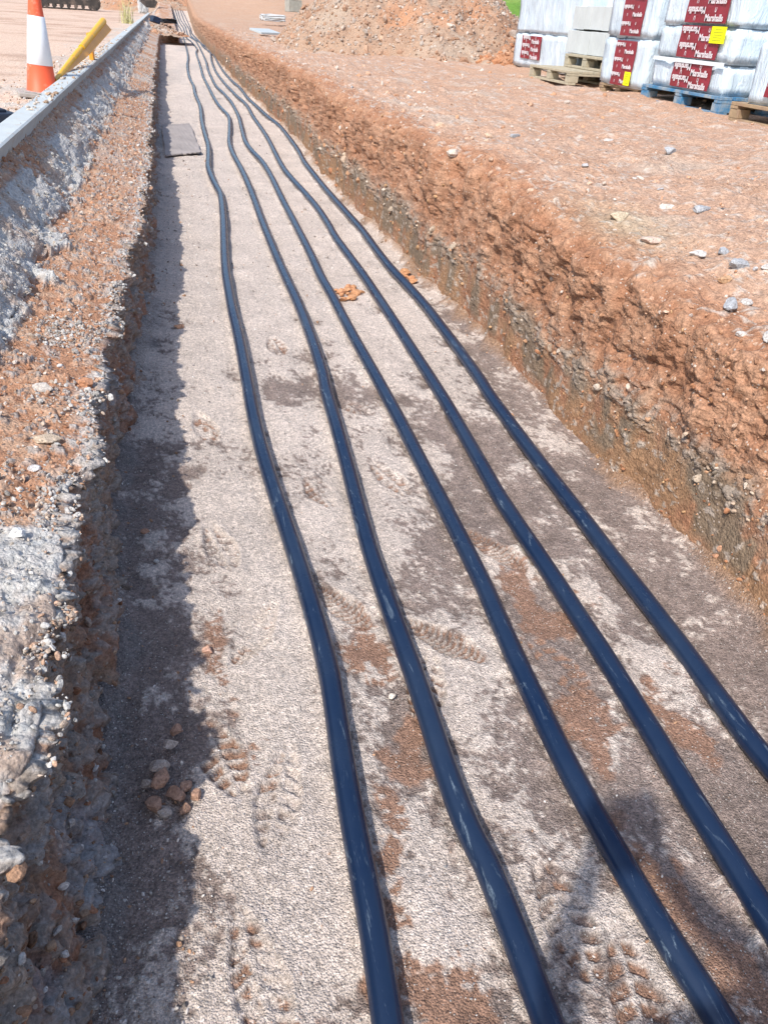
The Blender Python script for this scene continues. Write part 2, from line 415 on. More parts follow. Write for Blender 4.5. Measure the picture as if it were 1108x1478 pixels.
# --- right bank : wall + ground beyond
def right_bank():
    Ys = ys_list(-2.5, 130, 0.0056, 0.0055)
    nw, nr = 150, 24
    sw = np.linspace(-0.06, 1, nw)
    off = [0.012]
    while off[-1] < 260: off.append(off[-1] + max(0.009, 0.022 * off[-1]))
    off = np.array(off)
    cz = 0.70 + 0.12 * sst(1.8, 4.5, Ys) 
    n1 = vn(np.stack([Ys, Ys * 0, Ys * 0], 1), 1.6, 3); n2 = vn(np.stack([Ys, Ys * 0, Ys * 0], 1), 7.0, 4)
    xb = xr(Ys) + 0.022 * n1 + 0.012 * n2
    back = 0.05 + 0.035 * n1
    rows = []
    wallX = xb[:, None] + back[:, None] * np.clip(sw, 0, 1)[None, :] ** 1.5
    wallZ = cz[:, None] * sw[None, :]
    # round the top edge
    r = 0.05
    topX = (xb + back)[:, None] + off[None, :]
    rest = 0.82 - cz
    topZ = cz[:, None] + rest[:, None] * sst(0.02, 0.75, off)[None, :]
    rd = np.exp(-off / 0.04)
    topZ = topZ - 0.03 * rd[None, :]
    wallX = wallX + 0.05 * np.clip((sw - .86) / .14, 0, 1)[None, :] ** 2
    topX = topX + 0.05
    X = np.concatenate([wallX, topX], 1); Z = np.concatenate([wallZ - 0.03 * np.clip((sw - .9) / .1, 0, 1)[None, :] ** 2, topZ], 1)
    nS = X.shape[1]
    Y = np.repeat(Ys[:, None], nS, 1)
    G = np.stack([X, Y, Z], 2)
    Nn = grid_normals(G)
    P = G.reshape(-1, 3).copy(); Nv = Nn.reshape(-1, 3)
    x, y, z = P.T.copy()
    isw = np.tile(np.concatenate([np.ones(nw, bool), np.zeros(len(off), bool)]), len(Ys))
    offv = np.tile(np.concatenate([np.zeros(nw), off]), len(Ys))
    hz = z + 0.05 * fbm(P, 3.0, 3, 15)
    near = y < 26
    cl = np.zeros(len(P)); rid = np.full(len(P), .5); cl2 = cl.copy(); rid2 = rid.copy()
    k = np.where(near & (offv < 3.5))[0]
    Pw = P[k] + 0.03 * np.stack([vn(P[k], 14, 1), vn(P[k], 14, 2), vn(P[k], 14, 3)], 1)
    f1, s1, r1 = worley(Pw, 13, 40); cl[k] = np.clip(s1 - f1, 0, .6); rid[k] = r1
    f2, s2, r2 = worley(Pw + 5, 34, 50); cl2[k] = np.clip(s2 - f2, 0, .6); rid2[k] = r2
    n_a = fbm(P, 3.2, 5, 60, 0.55); n_b = fbm(P, 14, 4, 61, 0.6); n_c = fbm(P, 60, 3, 62)
    rg = 1 - 2 * abs(vn(P * [1, 1, 1.6], 4.5, 63)); rg2 = 1 - 2 * abs(vn(P * [1, 1, 1.8], 11, 64))
    up = sst(0.30, 0.42, hz) * isw; edge = up + (~isw) * np.exp(-offv / 0.16)
    low = isw * sst(0.33, 0.24, hz)
    mid = isw * np.exp(-((hz - 0.31) / 0.07) ** 2)
    d = 0.012 * n_a + 0.006 * n_b + .0015 * n_c
    d += edge * (0.026 * n_a + 0.012 * n_b + 0.016 * (rid - .5) * sst(-.5, .5, vn(P, 1.3, 97)) * 1.6 * sst(0, .12, cl) - 0.016 * sst(.6, .97, rg) * sst(-.3, .4, n_a) - 0.010 * sst(.6, .97, rg2) * sst(-.2, .5, vn(P, 2.1, 98)) + 0.010 * (rid2 - .5))
    d += mid * (0.016 * rid * sst(0, .15, cl) + 0.012 * rid2 * sst(0, .15, cl2))
    d -= low * (.006 * n_b + .004 * n_a)
    d += low * (0.006 * rid2 * sst(0.1, .2, cl2) * (rid > .6))
    topw = (~isw) * (1 - np.exp(-offv / 0.25))
    d += topw * (0.026 * n_a * sst(60, 8, y) + 0.009 * n_b + 0.006 * sst(.68, .9, rid) * sst(0, .2, cl) + .004 * sst(.6, .9, rid2) * sst(0, .2, cl2)) + (~isw) * .05 * sst(.5, 4, offv) * fbm(P * [1, 1, 0], .45, 3, 91)
    for ro, rw in ((.95, .13), (2.45, .13)):
        q = offv - ro - .25 * vn(P * [0, 1, 0], .22, 95) - .03 * y
        tr = np.exp(-(q / rw) ** 4) * (~isw)
        d -= tr * (.012 + .007 * np.sign(np.sin((y + abs(q) * 1.4) * 52)) * sst(-.2, .3, n_a)) * sst(.5, 1.5, y) * sst(14, 10, y)
    # big hollows in the upper face
    holl = sst(.35, .75, fbm(P * [1, 1, 1.5], 2.6, 3, 66)) * up
    d -= 0.022 * holl
    P = P + Nv * d[:, None]
    # --- colour
    c = np.repeat(RED[None], len(P), 0)
    c = mixc(c, np.array([.42, .235, .145]), sst(-.3, .5, n_b))
    c = mixc(c, OCH * .95, low * sst(-.5, .3, n_a + .5 * n_b))
    sm = vn(P * [1, 1, .42], 7.0, 67) + .5 * vn(P * [1, 1, .5], 16, 68) + .25 * n_b     # bucket smears
    smz = isw * sst(0.40, .28, hz) * sst(.03, .10, z)
    c = mixc(c, OLV, smz * sst(-0.08, .28, sm) * .85)
    c = mixc(c, PALE * .75, mid * sst(.45, .75, rid2) * .8)
    c = mixc(c, np.array([.36, .27, .20]), mid * sst(-.2, .5, n_b) * .5)
    c = mixc(c, PALE, low * sst(.84, .92, rid2) * sst(.06, .16, cl2) * .9)
    c = mixc(c, DARKB, (up * sst(.25, .7, -n_a) * .35))
    c = mixc(c, DUSTR, (~isw) * sst(0.03, 0.30, offv + .06 * n_b) * (.80 + .2 * n_b))
    c = mixc(c, np.array([.44, .27, .18]), (~isw) * sst(.15, .65, fbm(P, 2.2, 4, 70)) * .75)
    c = mixc(c, np.array([.49, .39, .31]), (~isw) * sst(.2, .7, fbm(P, 1.6, 5, 72)) * sst(.1, .4, offv) * .6)
    c = mixc(c, np.array([.50, .43, .37]), (~isw) * sst(.80, .9, rid2) * sst(.05, .12, cl2) * .8)
    c = mixc(c, np.array([.36, .33, .22]), (~isw) * np.exp(-((P[:, 0] - 1.85) / .16) ** 2 - ((y - 3.1) / .35) ** 2) * .4)
    c = mixc(c, np.array([.47, .30, .20]), sst(24, 60, y) * .6)
    P[:, 2] += rise(y) * (1 + .95 * sst(0.2, 7, offv))
    G2 = P.reshape(len(Ys), nS, 3)
    o = mesh_np('ground', P, grid_faces(len(Ys), nS, True), M_bank, col=c)
    tag(o, kind='structure')
    return G2, grid_normals(G2), nw
RBG, RBN, RNW = right_bank()

# --- left bank : wall + shelf + concrete haunch up to the kerb
def left_bank():
    Ys = np.sort(np.concatenate([ys_list(-2.5, 100, 0.0056, 0.0052), np.linspace(36.4, 38.6, 60)]))
    nw, ns = 130, 210
    sw = np.linspace(-0.08, 1, nw); ss = np.linspace(0, 1, ns)[1:]
    q = np.stack([Ys, Ys * 0, Ys * 0], 1)
    n1 = vn(q, 1.7, 13); n2 = vn(q, 6.0, 14); n3 = vn(q, 17.0, 16)
    xb = xl(Ys) + 0.012 * n1 + 0.008 * n2
    xc = np.interp(Ys, [-3, .8, .9, 1.26, 1.5, 1.67, 2.02, 2.46, 3.32, 4.5, 5.6, 7, 16.5, 36.5, 38, 95],
                   [-.345, -.335, -.316, -.313, -.338, -.352, -.304, -.314, -.31, -.245, -.212, -.225, -.28, -.28, .47, .58]) + 0.020 * n2 + 0.018 * n1 * sst(1.6, 2.4, Ys) + 0.003 * n3
    cz = np.interp(Ys, [-3, .45, .62, .78, 1.2, 2, 4, 8, 95], [.38, .38, .40, .415, .415, .40, .37, .33, .35])
    wX = xb[:, None] + (xc - xb)[:, None] * np.clip(sw, 0, 1)[None, :]
    bel = np.sin(np.clip(sw, 0, 1) * math.pi) * 0.03
    wX = wX - bel[None, :]
    wZ = cz[:, None] * sw[None, :]
    xh = -0.64 + 0.05 * n1 + 0.035 * n2         # foot of the haunch
    sX, sZ = [], []
    xk = -0.93
    zk = 0.725
    for i in range(len(Ys)):
        xs = xc[i] + (xk - xc[i]) * ss
        t1 = np.clip((xs - xc[i]) / (xh[i] - xc[i]), 0, 1)
        zz = cz[i] + (0.46 - cz[i]) * t1 - 0.012 * np.exp(-(xc[i] - xs) / .02)
        t2 = np.clip((xs - xh[i]) / (xk - xh[i]), 0, 1)
        zz = zz + (zk - 0.46) * t2 ** 0.85
        sX.append(xs); sZ.append(zz)
    X = np.concatenate([wX, np.array(sX)], 1); Z = np.concatenate([wZ, np.array(sZ)], 1)
    nS = X.shape[1]
    Y = np.repeat(Ys[:, None], nS, 1)
    G = np.stack([X, Y, Z], 2)
    Nn = -grid_normals(G)
    P = G.reshape(-1, 3).copy(); Nv = Nn.reshape(-1, 3)
    x, y, z = P.T.copy()
    isw = np.tile(np.concatenate([np.ones(nw, bool), np.zeros(ns - 1, bool)]), len(Ys))
    xcv = np.repeat(xc, nS)
    off = np.where(isw, 0, xcv - x)
    k = np.where(y < 20)[0]
    rid = np.full(len(P), .5); cl = np.zeros(len(P)); rid2 = rid.copy(); cl2 = cl.copy()
    Pw = P[k] + 0.02 * np.stack([vn(P[k], 18, 1), vn(P[k], 18, 2), vn(P[k], 18, 3)], 1)
    f1, s1, r1 = worley(Pw, 15, 140); cl[k] = np.clip(s1 - f1, 0, .6); rid[k] = r1
    f2, s2, r2 = worley(Pw + 3, 40, 150); cl2[k] = np.clip(s2 - f2, 0, .6); rid2[k] = r2
    n_a = fbm(P, 4, 5, 160, .55); n_b = fbm(P, 16, 4, 161, .6); n_c = fbm(P, 70, 3, 162, .6)
    # concrete : the haunch under the kerb, and the spill on the shelf close to the camera
    ch = sst(-0.015, 0.015, (-(x) - 0.63) + 0.075 * n_a + .04 * n_b) * sst(-1.0, -.45, -(sst(.42, .6, fbm(P * [1, .7, 1], 3.4, 4, 171)) + .9 * sst(.78, .86, -x + .03 * n_a)))
    near = sst(1.66, 1.56, y + .10 * n_a + .05 * n_b + .35 * (x + .35) * -1 * 0) * sst(.66, .86, y + .6 * (-.33 - x) + .08 * n_a) * (~isw)
    near = near * sst(-.02, .02, off + .02 * n_a)
    conc = np.clip(ch * (~isw) + near, 0, 1)
    wl = isw * 1.0
    d = 0.008 * n_a + 0.004 * n_b + 0.001 * n_c
    d += wl * (0.026 * n_a + 0.014 * n_b + 0.040 * (rid - .45) * sst(0, .12, cl) + 0.016 * (rid2 - .4) * sst(0, .12, cl2) - .014 * sst(.6, .95, 1 - 2 * abs(vn(P, 9, 192))))
    d += sst(36, 36.6, y) * sst(39, 38.2, y) * .16 * fbm(P, 2.2, 5, 190, .65)
    d += wl * sst(.84, .98, z / .42) * (.012 + .012 * rid2)         # bumpy projecting rim
    d -= wl * .05 * sst(.3, .7, fbm(P * [1, 1, 1.3], 3.3, 3, 163)) * sst(.95, .8, z / .42)
    sh = (~isw) * (1 - conc)
    d += sh * (0.010 * sst(.6, .9, rid2) * sst(0, .2, cl2) + 0.010 * sst(.7, .95, rid) * sst(0, .2, cl))
    d += conc * (0.018 + .020 * n_a + .005 * n_b + .0016 * n_c + .018 * (rid - .5) * sst(.02, .16, cl) - .010 * sst(.6, .95, 1 - 2 * abs(vn(P, 7, 191))))
    P = P + Nv * d[:, None]
    # --- colour
    W1 = np.array([.34, .235, .17])
    c = np.repeat(W1[None], len(P), 0)
    c = mixc(c, np.array([.33, .175, .11]), sst(-.1, .5, n_a))
    c = mixc(c, np.array([.34, .30, .26]), sst(.55, .8, rid) * wl * .7)
    c = mixc(c, np.array([.38, .34, .31]), sst(.72, .85, rid2) * wl * .6)
    c = mixc(c, np.array([.42, .22, .13]) * 1.0, (~isw) * 1.0)
    c = mixc(c, np.array([.52, .33, .22]), (~isw) * sst(-.2, .5, n_b + .3 * n_a))
    c = mixc(c, np.array([.40, .37, .34]), (~isw) * sst(.74, .88, rid2) * .8)
    wcr = np.clip(sst(.088, .02, off + .035 * n_a + .02 * n_b) * (~isw) + wl * sst(.90, .99, z / .42 + .04 * n_b), 0, 1) * sst(.55, .7, y)
    c = mixc(c, np.array([.50, .48, .45]), wcr * sst(-.45, .15, n_b + (rid2 - .5)) * .9)
    # grey loose chippings scattered over the far half of the shelf
    c = mixc(c, np.array([.50, .46, .41]), sh * sst(4, 10, y) * sst(-.1, .5, fbm(P, 2.2, 4, 180)) * .7)
    c = mixc(c, CONC * (1.0), conc * (.93 + .07 * n_b))
    c = mixc(c, np.array([.34, .34, .35]), conc * sst(.1, .6, fbm(P, 9, 4, 181)) * .4)
    c = mixc(c, np.array([.42, .29, .21]), conc * sst(.0, .45, fbm(P, 5, 5, 185, .65) + .3 * sst(-.74, -.9, x)) * .75)
    # grey dust running down the wall near the camera
    c = mixc(c, np.array([.34, .335, .34]), wl * sst(.15, .5, fbm(P * [1, 1, .6], 4, 4, 182) + .25 * sst(1.5, .8, y)) * .7 * sst(3.5, 2.5, y))
    P[:, 2] += rise(y) * sst(-.95, -.3, x)
    G2 = P.reshape(len(Ys), nS, 3)
    o = mesh_np('earth_bank', P, grid_faces(len(Ys), nS), M_bank, col=c)
    tag(o, kind='structure')
    return G2, -grid_normals(G2), nw, conc.reshape(len(Ys), nS)
LBG, LBN, LNW, LCONC = left_bank()

# --- road beyond the kerb
def road():
    off = [0.0]
    while off[-1] < 300: off.append(off[-1] + max(0.02, 0.03 * off[-1]))
    off = np.array(off)
    Ys = ys_list(-2.5, 320, 0.02, 0.02)
    X = -0.985 - off[None, :] + 0 * Ys[:, None]
    Y = np.repeat(Ys[:, None], len(off), 1)
    P = np.stack([X, Y, 0 * X], 2).reshape(-1, 3)
    x, y = P[:, 0], P[:, 1]
    n = fbm(P, .8, 5, 200); n2 = fbm(P * [.35, 1, 1], 1.5, 5, 201); n3 = fbm(P, 12, 3, 202)
    z = 0.62 + 0.010 * n + .012 * n2 * sst(-1.0, -2.5, x) + .004 * n3 + .03 * sst(-1.3, -1.0, x)
    c = np.repeat(np.array([[.56, .41, .315]]), len(P), 0)
    c = mixc(c, np.array([.47, .32, .235]), sst(0, .6, n2))
    c = mixc(c, np.array([.36, .235, .17]), sst(.35, .8, n2 + .3 * n) * .6)
    c = mixc(c, np.array([.50, .44, .38]), sst(-2.2, -1.2, x + .4 * n) * sst(-.4, .3, n3 + n2) * .9)
    P[:, 2] = z
    o = mesh_np('road', P, grid_faces(len(Ys), len(off)), M_road, col=c)
    tag(o, kind='structure')
road()

# --- far end of the trench, and ground behind it
def far_ground():
    xs = np.linspace(-1.2, 120, 90); Ys = np.concatenate([np.linspace(88, 130, 22), np.linspace(140, 330, 12)])
    X, Y = np.meshgrid(xs, Ys)
    P = np.stack([X, Y, 0 * X], 2).reshape(-1, 3)
    n = fbm(P, .25, 4, 300)
    P[:, 2] = 2.6 + .25 * n
    c = mixc(np.repeat(np.array([[.50, .30, .2]]), len(P), 0), np.array([.42, .24, .15]), sst(0, .6, n))
    o = mesh_np('terrain', P, grid_faces(len(Ys), len(xs), True), M_top, col=c)
    tag(o, kind='structure')
far_ground()

def grass_field():
    xs = np.linspace(3.0, 160, 120); Ys = np.linspace(26, 240, 90)
    X, Y = np.meshgrid(xs, Ys)
    P = np.stack([X, Y, 0 * X], 2).reshape(-1, 3)
    n = fbm(P, .15, 4, 310); n2 = fbm(P, 2.0, 3, 311)
    dd = P[:, 0] - (2.5 + .16 * P[:, 1])
    P[:, 2] = .98 + 3.3 * sst(0, 34, dd) + 1.6 * sst(26, 70, P[:, 1]) + .1 * n + .03 * n2 - 4.0 * sst(3, -5, dd)
    c = mixc(np.repeat(np.array([[.13, .25, .035]]), len(P), 0), np.array([.20, .30, .06]), sst(-.3, .6, n2))
    o = mesh_np('grass_field', P, grid_faces(len(Ys), len(xs), True), M_grass, col=c)
    tag(o, kind='structure')
grass_field()

# ------------------------------------------------------------------ loose stones
def ico(sub):
    bm = bmesh.new()
    bmesh.ops.create_icosphere(bm, subdivisions=sub, radius=1.0)
    V = np.array([v.co[:] for v in bm.verts]); F = np.array([[v.index for v in f.verts] for f in bm.faces])
    bm.free()
    return V, F
ICO = {1: ico(1), 2: ico(2), 3: ico(3)}

def rock_proto(sub, seed, cuts=7, flat=0.65):
    r = np.random.default_rng(seed)
    V, F = ICO[sub]
    V = V.copy()
    for _ in range(cuts):
        n = r.normal(size=3); n /= np.linalg.norm(n)
        h = r.uniform(0.5, 0.85)
        dd = V @ n
        k = dd > h
        V[k] -= np.outer(dd[k] - h, n)
    V *= 1 + 0.10 * fbm(V + seed, 2.2, 3, seed)[:, None]
    V *= np.array([1, r.uniform(.6, .95), r.uniform(flat * .7, flat)])
    return V, F
PRO = {s: [rock_proto(s, 50 + i + s * 100) for i in range(14)] for s in (1, 2, 3)}

def rand_rot(n, r, tilt=3.0):
    a = r.uniform(0, 2 * np.pi, n); b = r.uniform(-1, 1, n) * tilt; c = r.uniform(-1, 1, n) * tilt
    ca, sa, cb, sb, cc, sc = np.cos(a), np.sin(a), np.cos(b), np.sin(b), np.cos(c), np.sin(c)
    Rz = np.zeros((n, 3, 3)); Rz[:, 0, 0] = ca; Rz[:, 0, 1] = -sa; Rz[:, 1, 0] = sa; Rz[:, 1, 1] = ca; Rz[:, 2, 2] = 1
    Rx = np.zeros((n, 3, 3)); Rx[:, 0, 0] = 1; Rx[:, 1, 1] = cb; Rx[:, 1, 2] = -sb; Rx[:, 2, 1] = sb; Rx[:, 2, 2] = cb
    Ry = np.zeros((n, 3, 3)); Ry[:, 1, 1] = 1; Ry[:, 0, 0] = cc; Ry[:, 0, 2] = sc; Ry[:, 2, 0] = -sc; Ry[:, 2, 2] = cc
    return Rz @ Rx @ Ry

def scatter(name, pos, size, cols, sub=1, tilt=3.0, mat=None, label=None, seed=1):
    r = np.random.default_rng(seed)
    n = len(pos)
    Rm = rand_rot(n, r, tilt)
    pick = r.integers(0, 14, n)
    VV, FF, CC = [], [], []
    base = 0
    for p in range(14):
        k = np.where(pick == p)[0]
        if not len(k): continue
        V, F = PRO[sub][p]
        W = np.einsum('nij,vj->nvi', Rm[k], V) * size[k][:, None, None] + pos[k][:, None, :]
        VV.append(W.reshape(-1, 3))
        FF.append((F[None] + (np.arange(len(k)) * len(V))[:, None, None] + base).reshape(-1, 3))
        CC.append(np.repeat(cols[k], len(V), 0))
        base += len(k) * len(V)
    o = mesh_np(name, np.concatenate(VV), np.concatenate(FF), mat or M_stone, col=np.concatenate(CC), smooth=False)
    tag(o, label, kind='stuff')
    return o

def pick_from(G, Nn, n, w, r):
    """random vertices of a grid weighted by area x w"""
    A = np.linalg.norm(np.cross(np.gradient(G, axis=0), np.gradient(G, axis=1)), axis=2) * w
    p = A.ravel(); cs = np.cumsum(p); cs /= cs[-1]
    idx = np.searchsorted(cs, r.random(n))
    idx = np.clip(idx, 0, p.size - 1)
    jit = r.normal(size=(n, 3)) * 0.004
    return G.reshape(-1, 3)[idx] + jit, Nn.reshape(-1, 3)[idx]

def palette(n, cols, r, var=.18):
    cols = np.array(cols)
    c = cols[r.integers(0, len(cols), n)]
    return c * (1 + var * r.normal(size=(n, 1))).clip(.5, 1.5)

def stones():
    r = np.random.default_rng(99)
    up = np.zeros_like(FL); up[..., 2] = 1
    # grit on the floor
    y, x = FL[..., 1], FL[..., 0]
    fall = 1 / np.clip(y, .5, 50) ** 1.7
    wl = np.exp(-np.clip(x - xl(y) - .02, 0, 9) / .09) * 4 + np.exp(-np.clip(xr(y) - x - .01, 0, 9) / .06) * 1.5 + .5
    ok = (y > .25) & (y < 14) & (x > xl(y) - .02) & (x < xr(y) + .02)
    P, _ = pick_from(FL, up, 26000, fall * (wl + .5) * ok, r)
    s = r.gamma(3, .0006, len(P)).clip(.0009, .005) * np.clip(P[:, 1] / 2, .8, 3)
    scatter('floor_grit', P, s, palette(len(P), [[.50, .47, .44], [.36, .33, .31], [.62, .59, .55], [.27, .23, .20], [.42, .30, .23]], r), 1, seed=2,
            label='fine grey grit lying over the trench floor')
    ok2 = ok * ((x - xl(y) < .20) * 5. + (xr(y) - x < .10) * 3. + .12)
    P, _ = pick_from(FL, up, 1100, fall * ok2, r)
    s = r.uniform(.0035, .0085, len(P)) * np.clip(P[:, 1] / 2.5, .8, 2.5)
    scatter('floor_chippings', P, s, palette(len(P), [[.46, .42, .38], [.40, .24, .15], [.30, .25, .21], [.55, .50, .46]], r), 2, seed=3,
            label='small chippings fallen along the foot of the trench walls')
    # left wall, embedded
    y = LBG[..., 1]; fall = 1 / np.clip(y, .5, 60) ** 1.4
    W = np.zeros(y.shape); W[:, 6:LNW - 4] = 1
    P, n = pick_from(LBG, LBN, 3600, fall * W * (y > .2) * (y < 22), r)
    s = r.gamma(1.9, .0036, len(P)).clip(.002, .022) * np.clip(P[:, 1] / 3, .8, 2)
    scatter('bank_stones', P - n * s[:, None] * .25, s, palette(len(P), [[.36, .33, .30], [.32, .19, .12], [.27, .21, .17], [.46, .43, .40], [.36, .24, .16], [.30, .15, .09]], r), 2, seed=4,
            label='brown and grey stones stuck in the left trench wall')
    # pale crusty lumps along the left rim
    W = np.zeros(y.shape); W[:, LNW - 4:LNW + 14] = 1; W[:, LNW + 14:LNW + 60] = .22
    q = LBG.reshape(-1, 3)
    clump = sst(-.1, .45, fbm(q, 7, 3, 700)).reshape(y.shape) + .12
    W = W * clump + 3.0 * np.exp(-((y - 2.92) / .12) ** 2 - ((LBG[..., 0] + .46) / .08) ** 2) * (np.arange(y.shape[1]) > LNW)[None, :]
    P, n = pick_from(LBG, LBN, 4200, fall * W * (1 - LCONC) * (y > .9) * (y < 26), r)
    s = r.gamma(2.6, .0021, len(P)).clip(.002, .015) * np.clip(P[:, 1] / 4.5, .9, 1.6)
    scatter('concrete_crumbs', P + n * s[:, None] * .2, s, palette(len(P), [[.46, .44, .41], [.42, .39, .36], [.50, .48, .45], [.42, .33, .26], [.45, .29, .20]], r, .12), 2, seed=5,
            label='pale concrete crumbs along the rim of the left bank')
    # clods & stones on the left shelf
    W = np.zeros(y.shape); W[:, LNW + 6:] = 1
    P, n = pick_from(LBG, LBN, 6500, fall * W * (1 - LCONC) * (y > .7) * (y < 26), r)
    s = r.gamma(2.0, .0025, len(P)).clip(.0018, .016) * np.clip(P[:, 1] / 3.5, .9, 1.7)
    scatter('shelf_clods', P, s * .9, palette(len(P), [[.42, .22, .13], [.50, .30, .2], [.38, .19, .11], [.45, .27, .17], [.53, .46, .40], [.46, .36, .28]], r), 1, seed=6,
            label='crumbled red earth and stones strewn on the left shelf')
    # aggregate in the concrete haunch
    P, n = pick_from(LBG, LBN, 15000, fall * W * (LCONC > .5) * (y > .6) * (y < 32), r)
    s = r.gamma(2.0, .0020, len(P)).clip(.0012, .013) * np.clip(P[:, 1] / 3.2, .7, 1.7)
    scatter('concrete_aggregate', P, s, palette(len(P), [[.47, .455, .43], [.44, .43, .41], [.51, .49, .46], [.42, .36, .30]], r, .07), 1, seed=7,
            label='rough aggregate showing in the grey concrete haunch')
    # right wall
    y = RBG[..., 1]; z = RBG[..., 2]; fall = 1 / np.clip(y, 1.0, 60) ** 1.4
    W = np.zeros(y.shape); W[:, 4:RNW] = 1
    W = W * (.5 + 1.6 * np.exp(-((z - .31) / .09) ** 2) + .9 * (z < .08))
    P, n = pick_from(RBG, -RBN, 2400, fall * W * (y > .8) * (y < 25), r)
    s = r.gamma(1.6, .0042, len(P)).clip(.002, .026) * np.clip(P[:, 1] / 4.0, .8, 1.8)
    midm = np.exp(-((P[:, 2] - .31) / .08) ** 2) > r.random(len(P))
    c1 = palette(len(P), [[.46, .37, .28], [.40, .30, .22], [.50, .42, .34], [.42, .24, .14]], r); c2 = palette(len(P), [[.42, .21, .11], [.36, .17, .09], [.46, .28, .15], [.33, .18, .11]], r)
    scatter('wall_stones', P + n * s[:, None] * .0, s, np.where(midm[:, None], c1, c2), 2, seed=8,
            label='pale and red stones bedded in the right trench wall')
    # clods near the right crest and over the top
    x = RBG[..., 0]
    W = np.zeros(y.shape); W[:, RNW - 50:] = 1
    dx = x - xr(y)
    W = W * np.where(dx < .9, 1.0, .35) * (dx < 9)
    P, n = pick_from(RBG, -RBN, 7000, fall * W * (y > .9) * (y < 34), r)
    s = r.gamma(1.8, .0042, len(P)).clip(.002, .026) * np.clip(P[:, 1] / 4, .8, 2.4)
    scatter('ground_clods', P, s * .9, palette(len(P), [[.50, .31, .21], [.44, .24, .14], [.52, .36, .26], [.56, .47, .40], [.47, .27, .17]], r, .1), 1, seed=9,
            label='red clods scattered over the ground right of the trench')
    P, n = pick_from(RBG, -RBN, 1100, fall * W * (dx > .15) * (y > .9) * (y < 30), r)
    s = r.gamma(1.7, .0048, len(P)).clip(.004, .032) * np.clip(P[:, 1] / 4, .8, 2.2)
    scatter('ground_stones', P - n * s[:, None] * .15, s, palette(len(P), [[.46, .43, .40], [.50, .42, .36], [.46, .37, .30], [.40, .39, .39], [.50, .35, .25], [.45, .29, .20]], r, .1), 2, .35, seed=10,
            label='grey stones pressed into the ground right of the trench')
    # dirt crumbs on the road side
    n_ = 2600
    P = np.stack([-1.02 - r.gamma(1.3, .16, n_), 2.2 + r.gamma(2.5, 2.6, n_), np.full(n_, .645)], 1)
    s = r.gamma(2.2, .004, n_).clip(.003, .02) * np.clip(P[:, 1] / 8, .7, 2)
    scatter('road_gravel', P, s, palette(n_, [[.52, .47, .42], [.45, .32, .24], [.40, .27, .19], [.55, .5, .46]], r), 1, seed=12,
            label='dusty gravel gathered on the road behind the kerb')
stones()

# individual stones one can point at
def ground_z(G, x, y):
    d = (G[..., 0] - x) ** 2 + (G[..., 1] - y) ** 2
    d[:, :] += np.where(G[..., 2] < .3, .0, 0)
    i = np.unravel_index(np.argmin(d), d.shape)
    return G[i][2]

def on_ray(G, x, y, z):
    """surface point that lies beneath a sighted stone"""
    o_ = np.array([0, 0, 1.47]); d_ = np.array([x, y, z]) - o_; d_ /= np.linalg.norm(d_)
    v = G.reshape(-1, 3) - o_
    t = v @ d_
    dist = np.linalg.norm(v - t[:, None] * d_, axis=1)
    k = np.where((dist < .012 + .002 * t) & (t > .3))[0]
    if not len(k): k = np.array([np.argmin(dist)])
    return G.reshape(-1, 3)[k[np.argmin(t[k])]]

def rock(name, x, y, z, sx, sy, sz, rz, colr, label, seed, group=None, tilt=(0, 0), cat='stone'):
    V, F = rock_proto(3, seed, cuts=11, flat=1.0)
    V = V / abs(V).max(0)
    V = V * (1 + .05 * fbm(V + seed, 5, 3, seed)[:, None])
    V = V * np.array([sx, sy, sz]) * .5
    c = np.repeat(np.array([colr]), len(V), 0) * (1 + .12 * fbm(V + seed, 60, 2, 5))[:, None]
    o = mesh_np(name, V, F, M_stone, col=c, smooth=False)
    o.location = (x, y, z + sz * .22)
    o.rotation_euler = (tilt[0], tilt[1], rz)
    tag(o, label, cat, group)
    return o

def topz(x, y):
    sub = RBG[:, RNW:, :]
    return ground_z(sub, x, y)
def shz(x, y):
    return ground_z(LBG[:, LNW:, :], x, y)

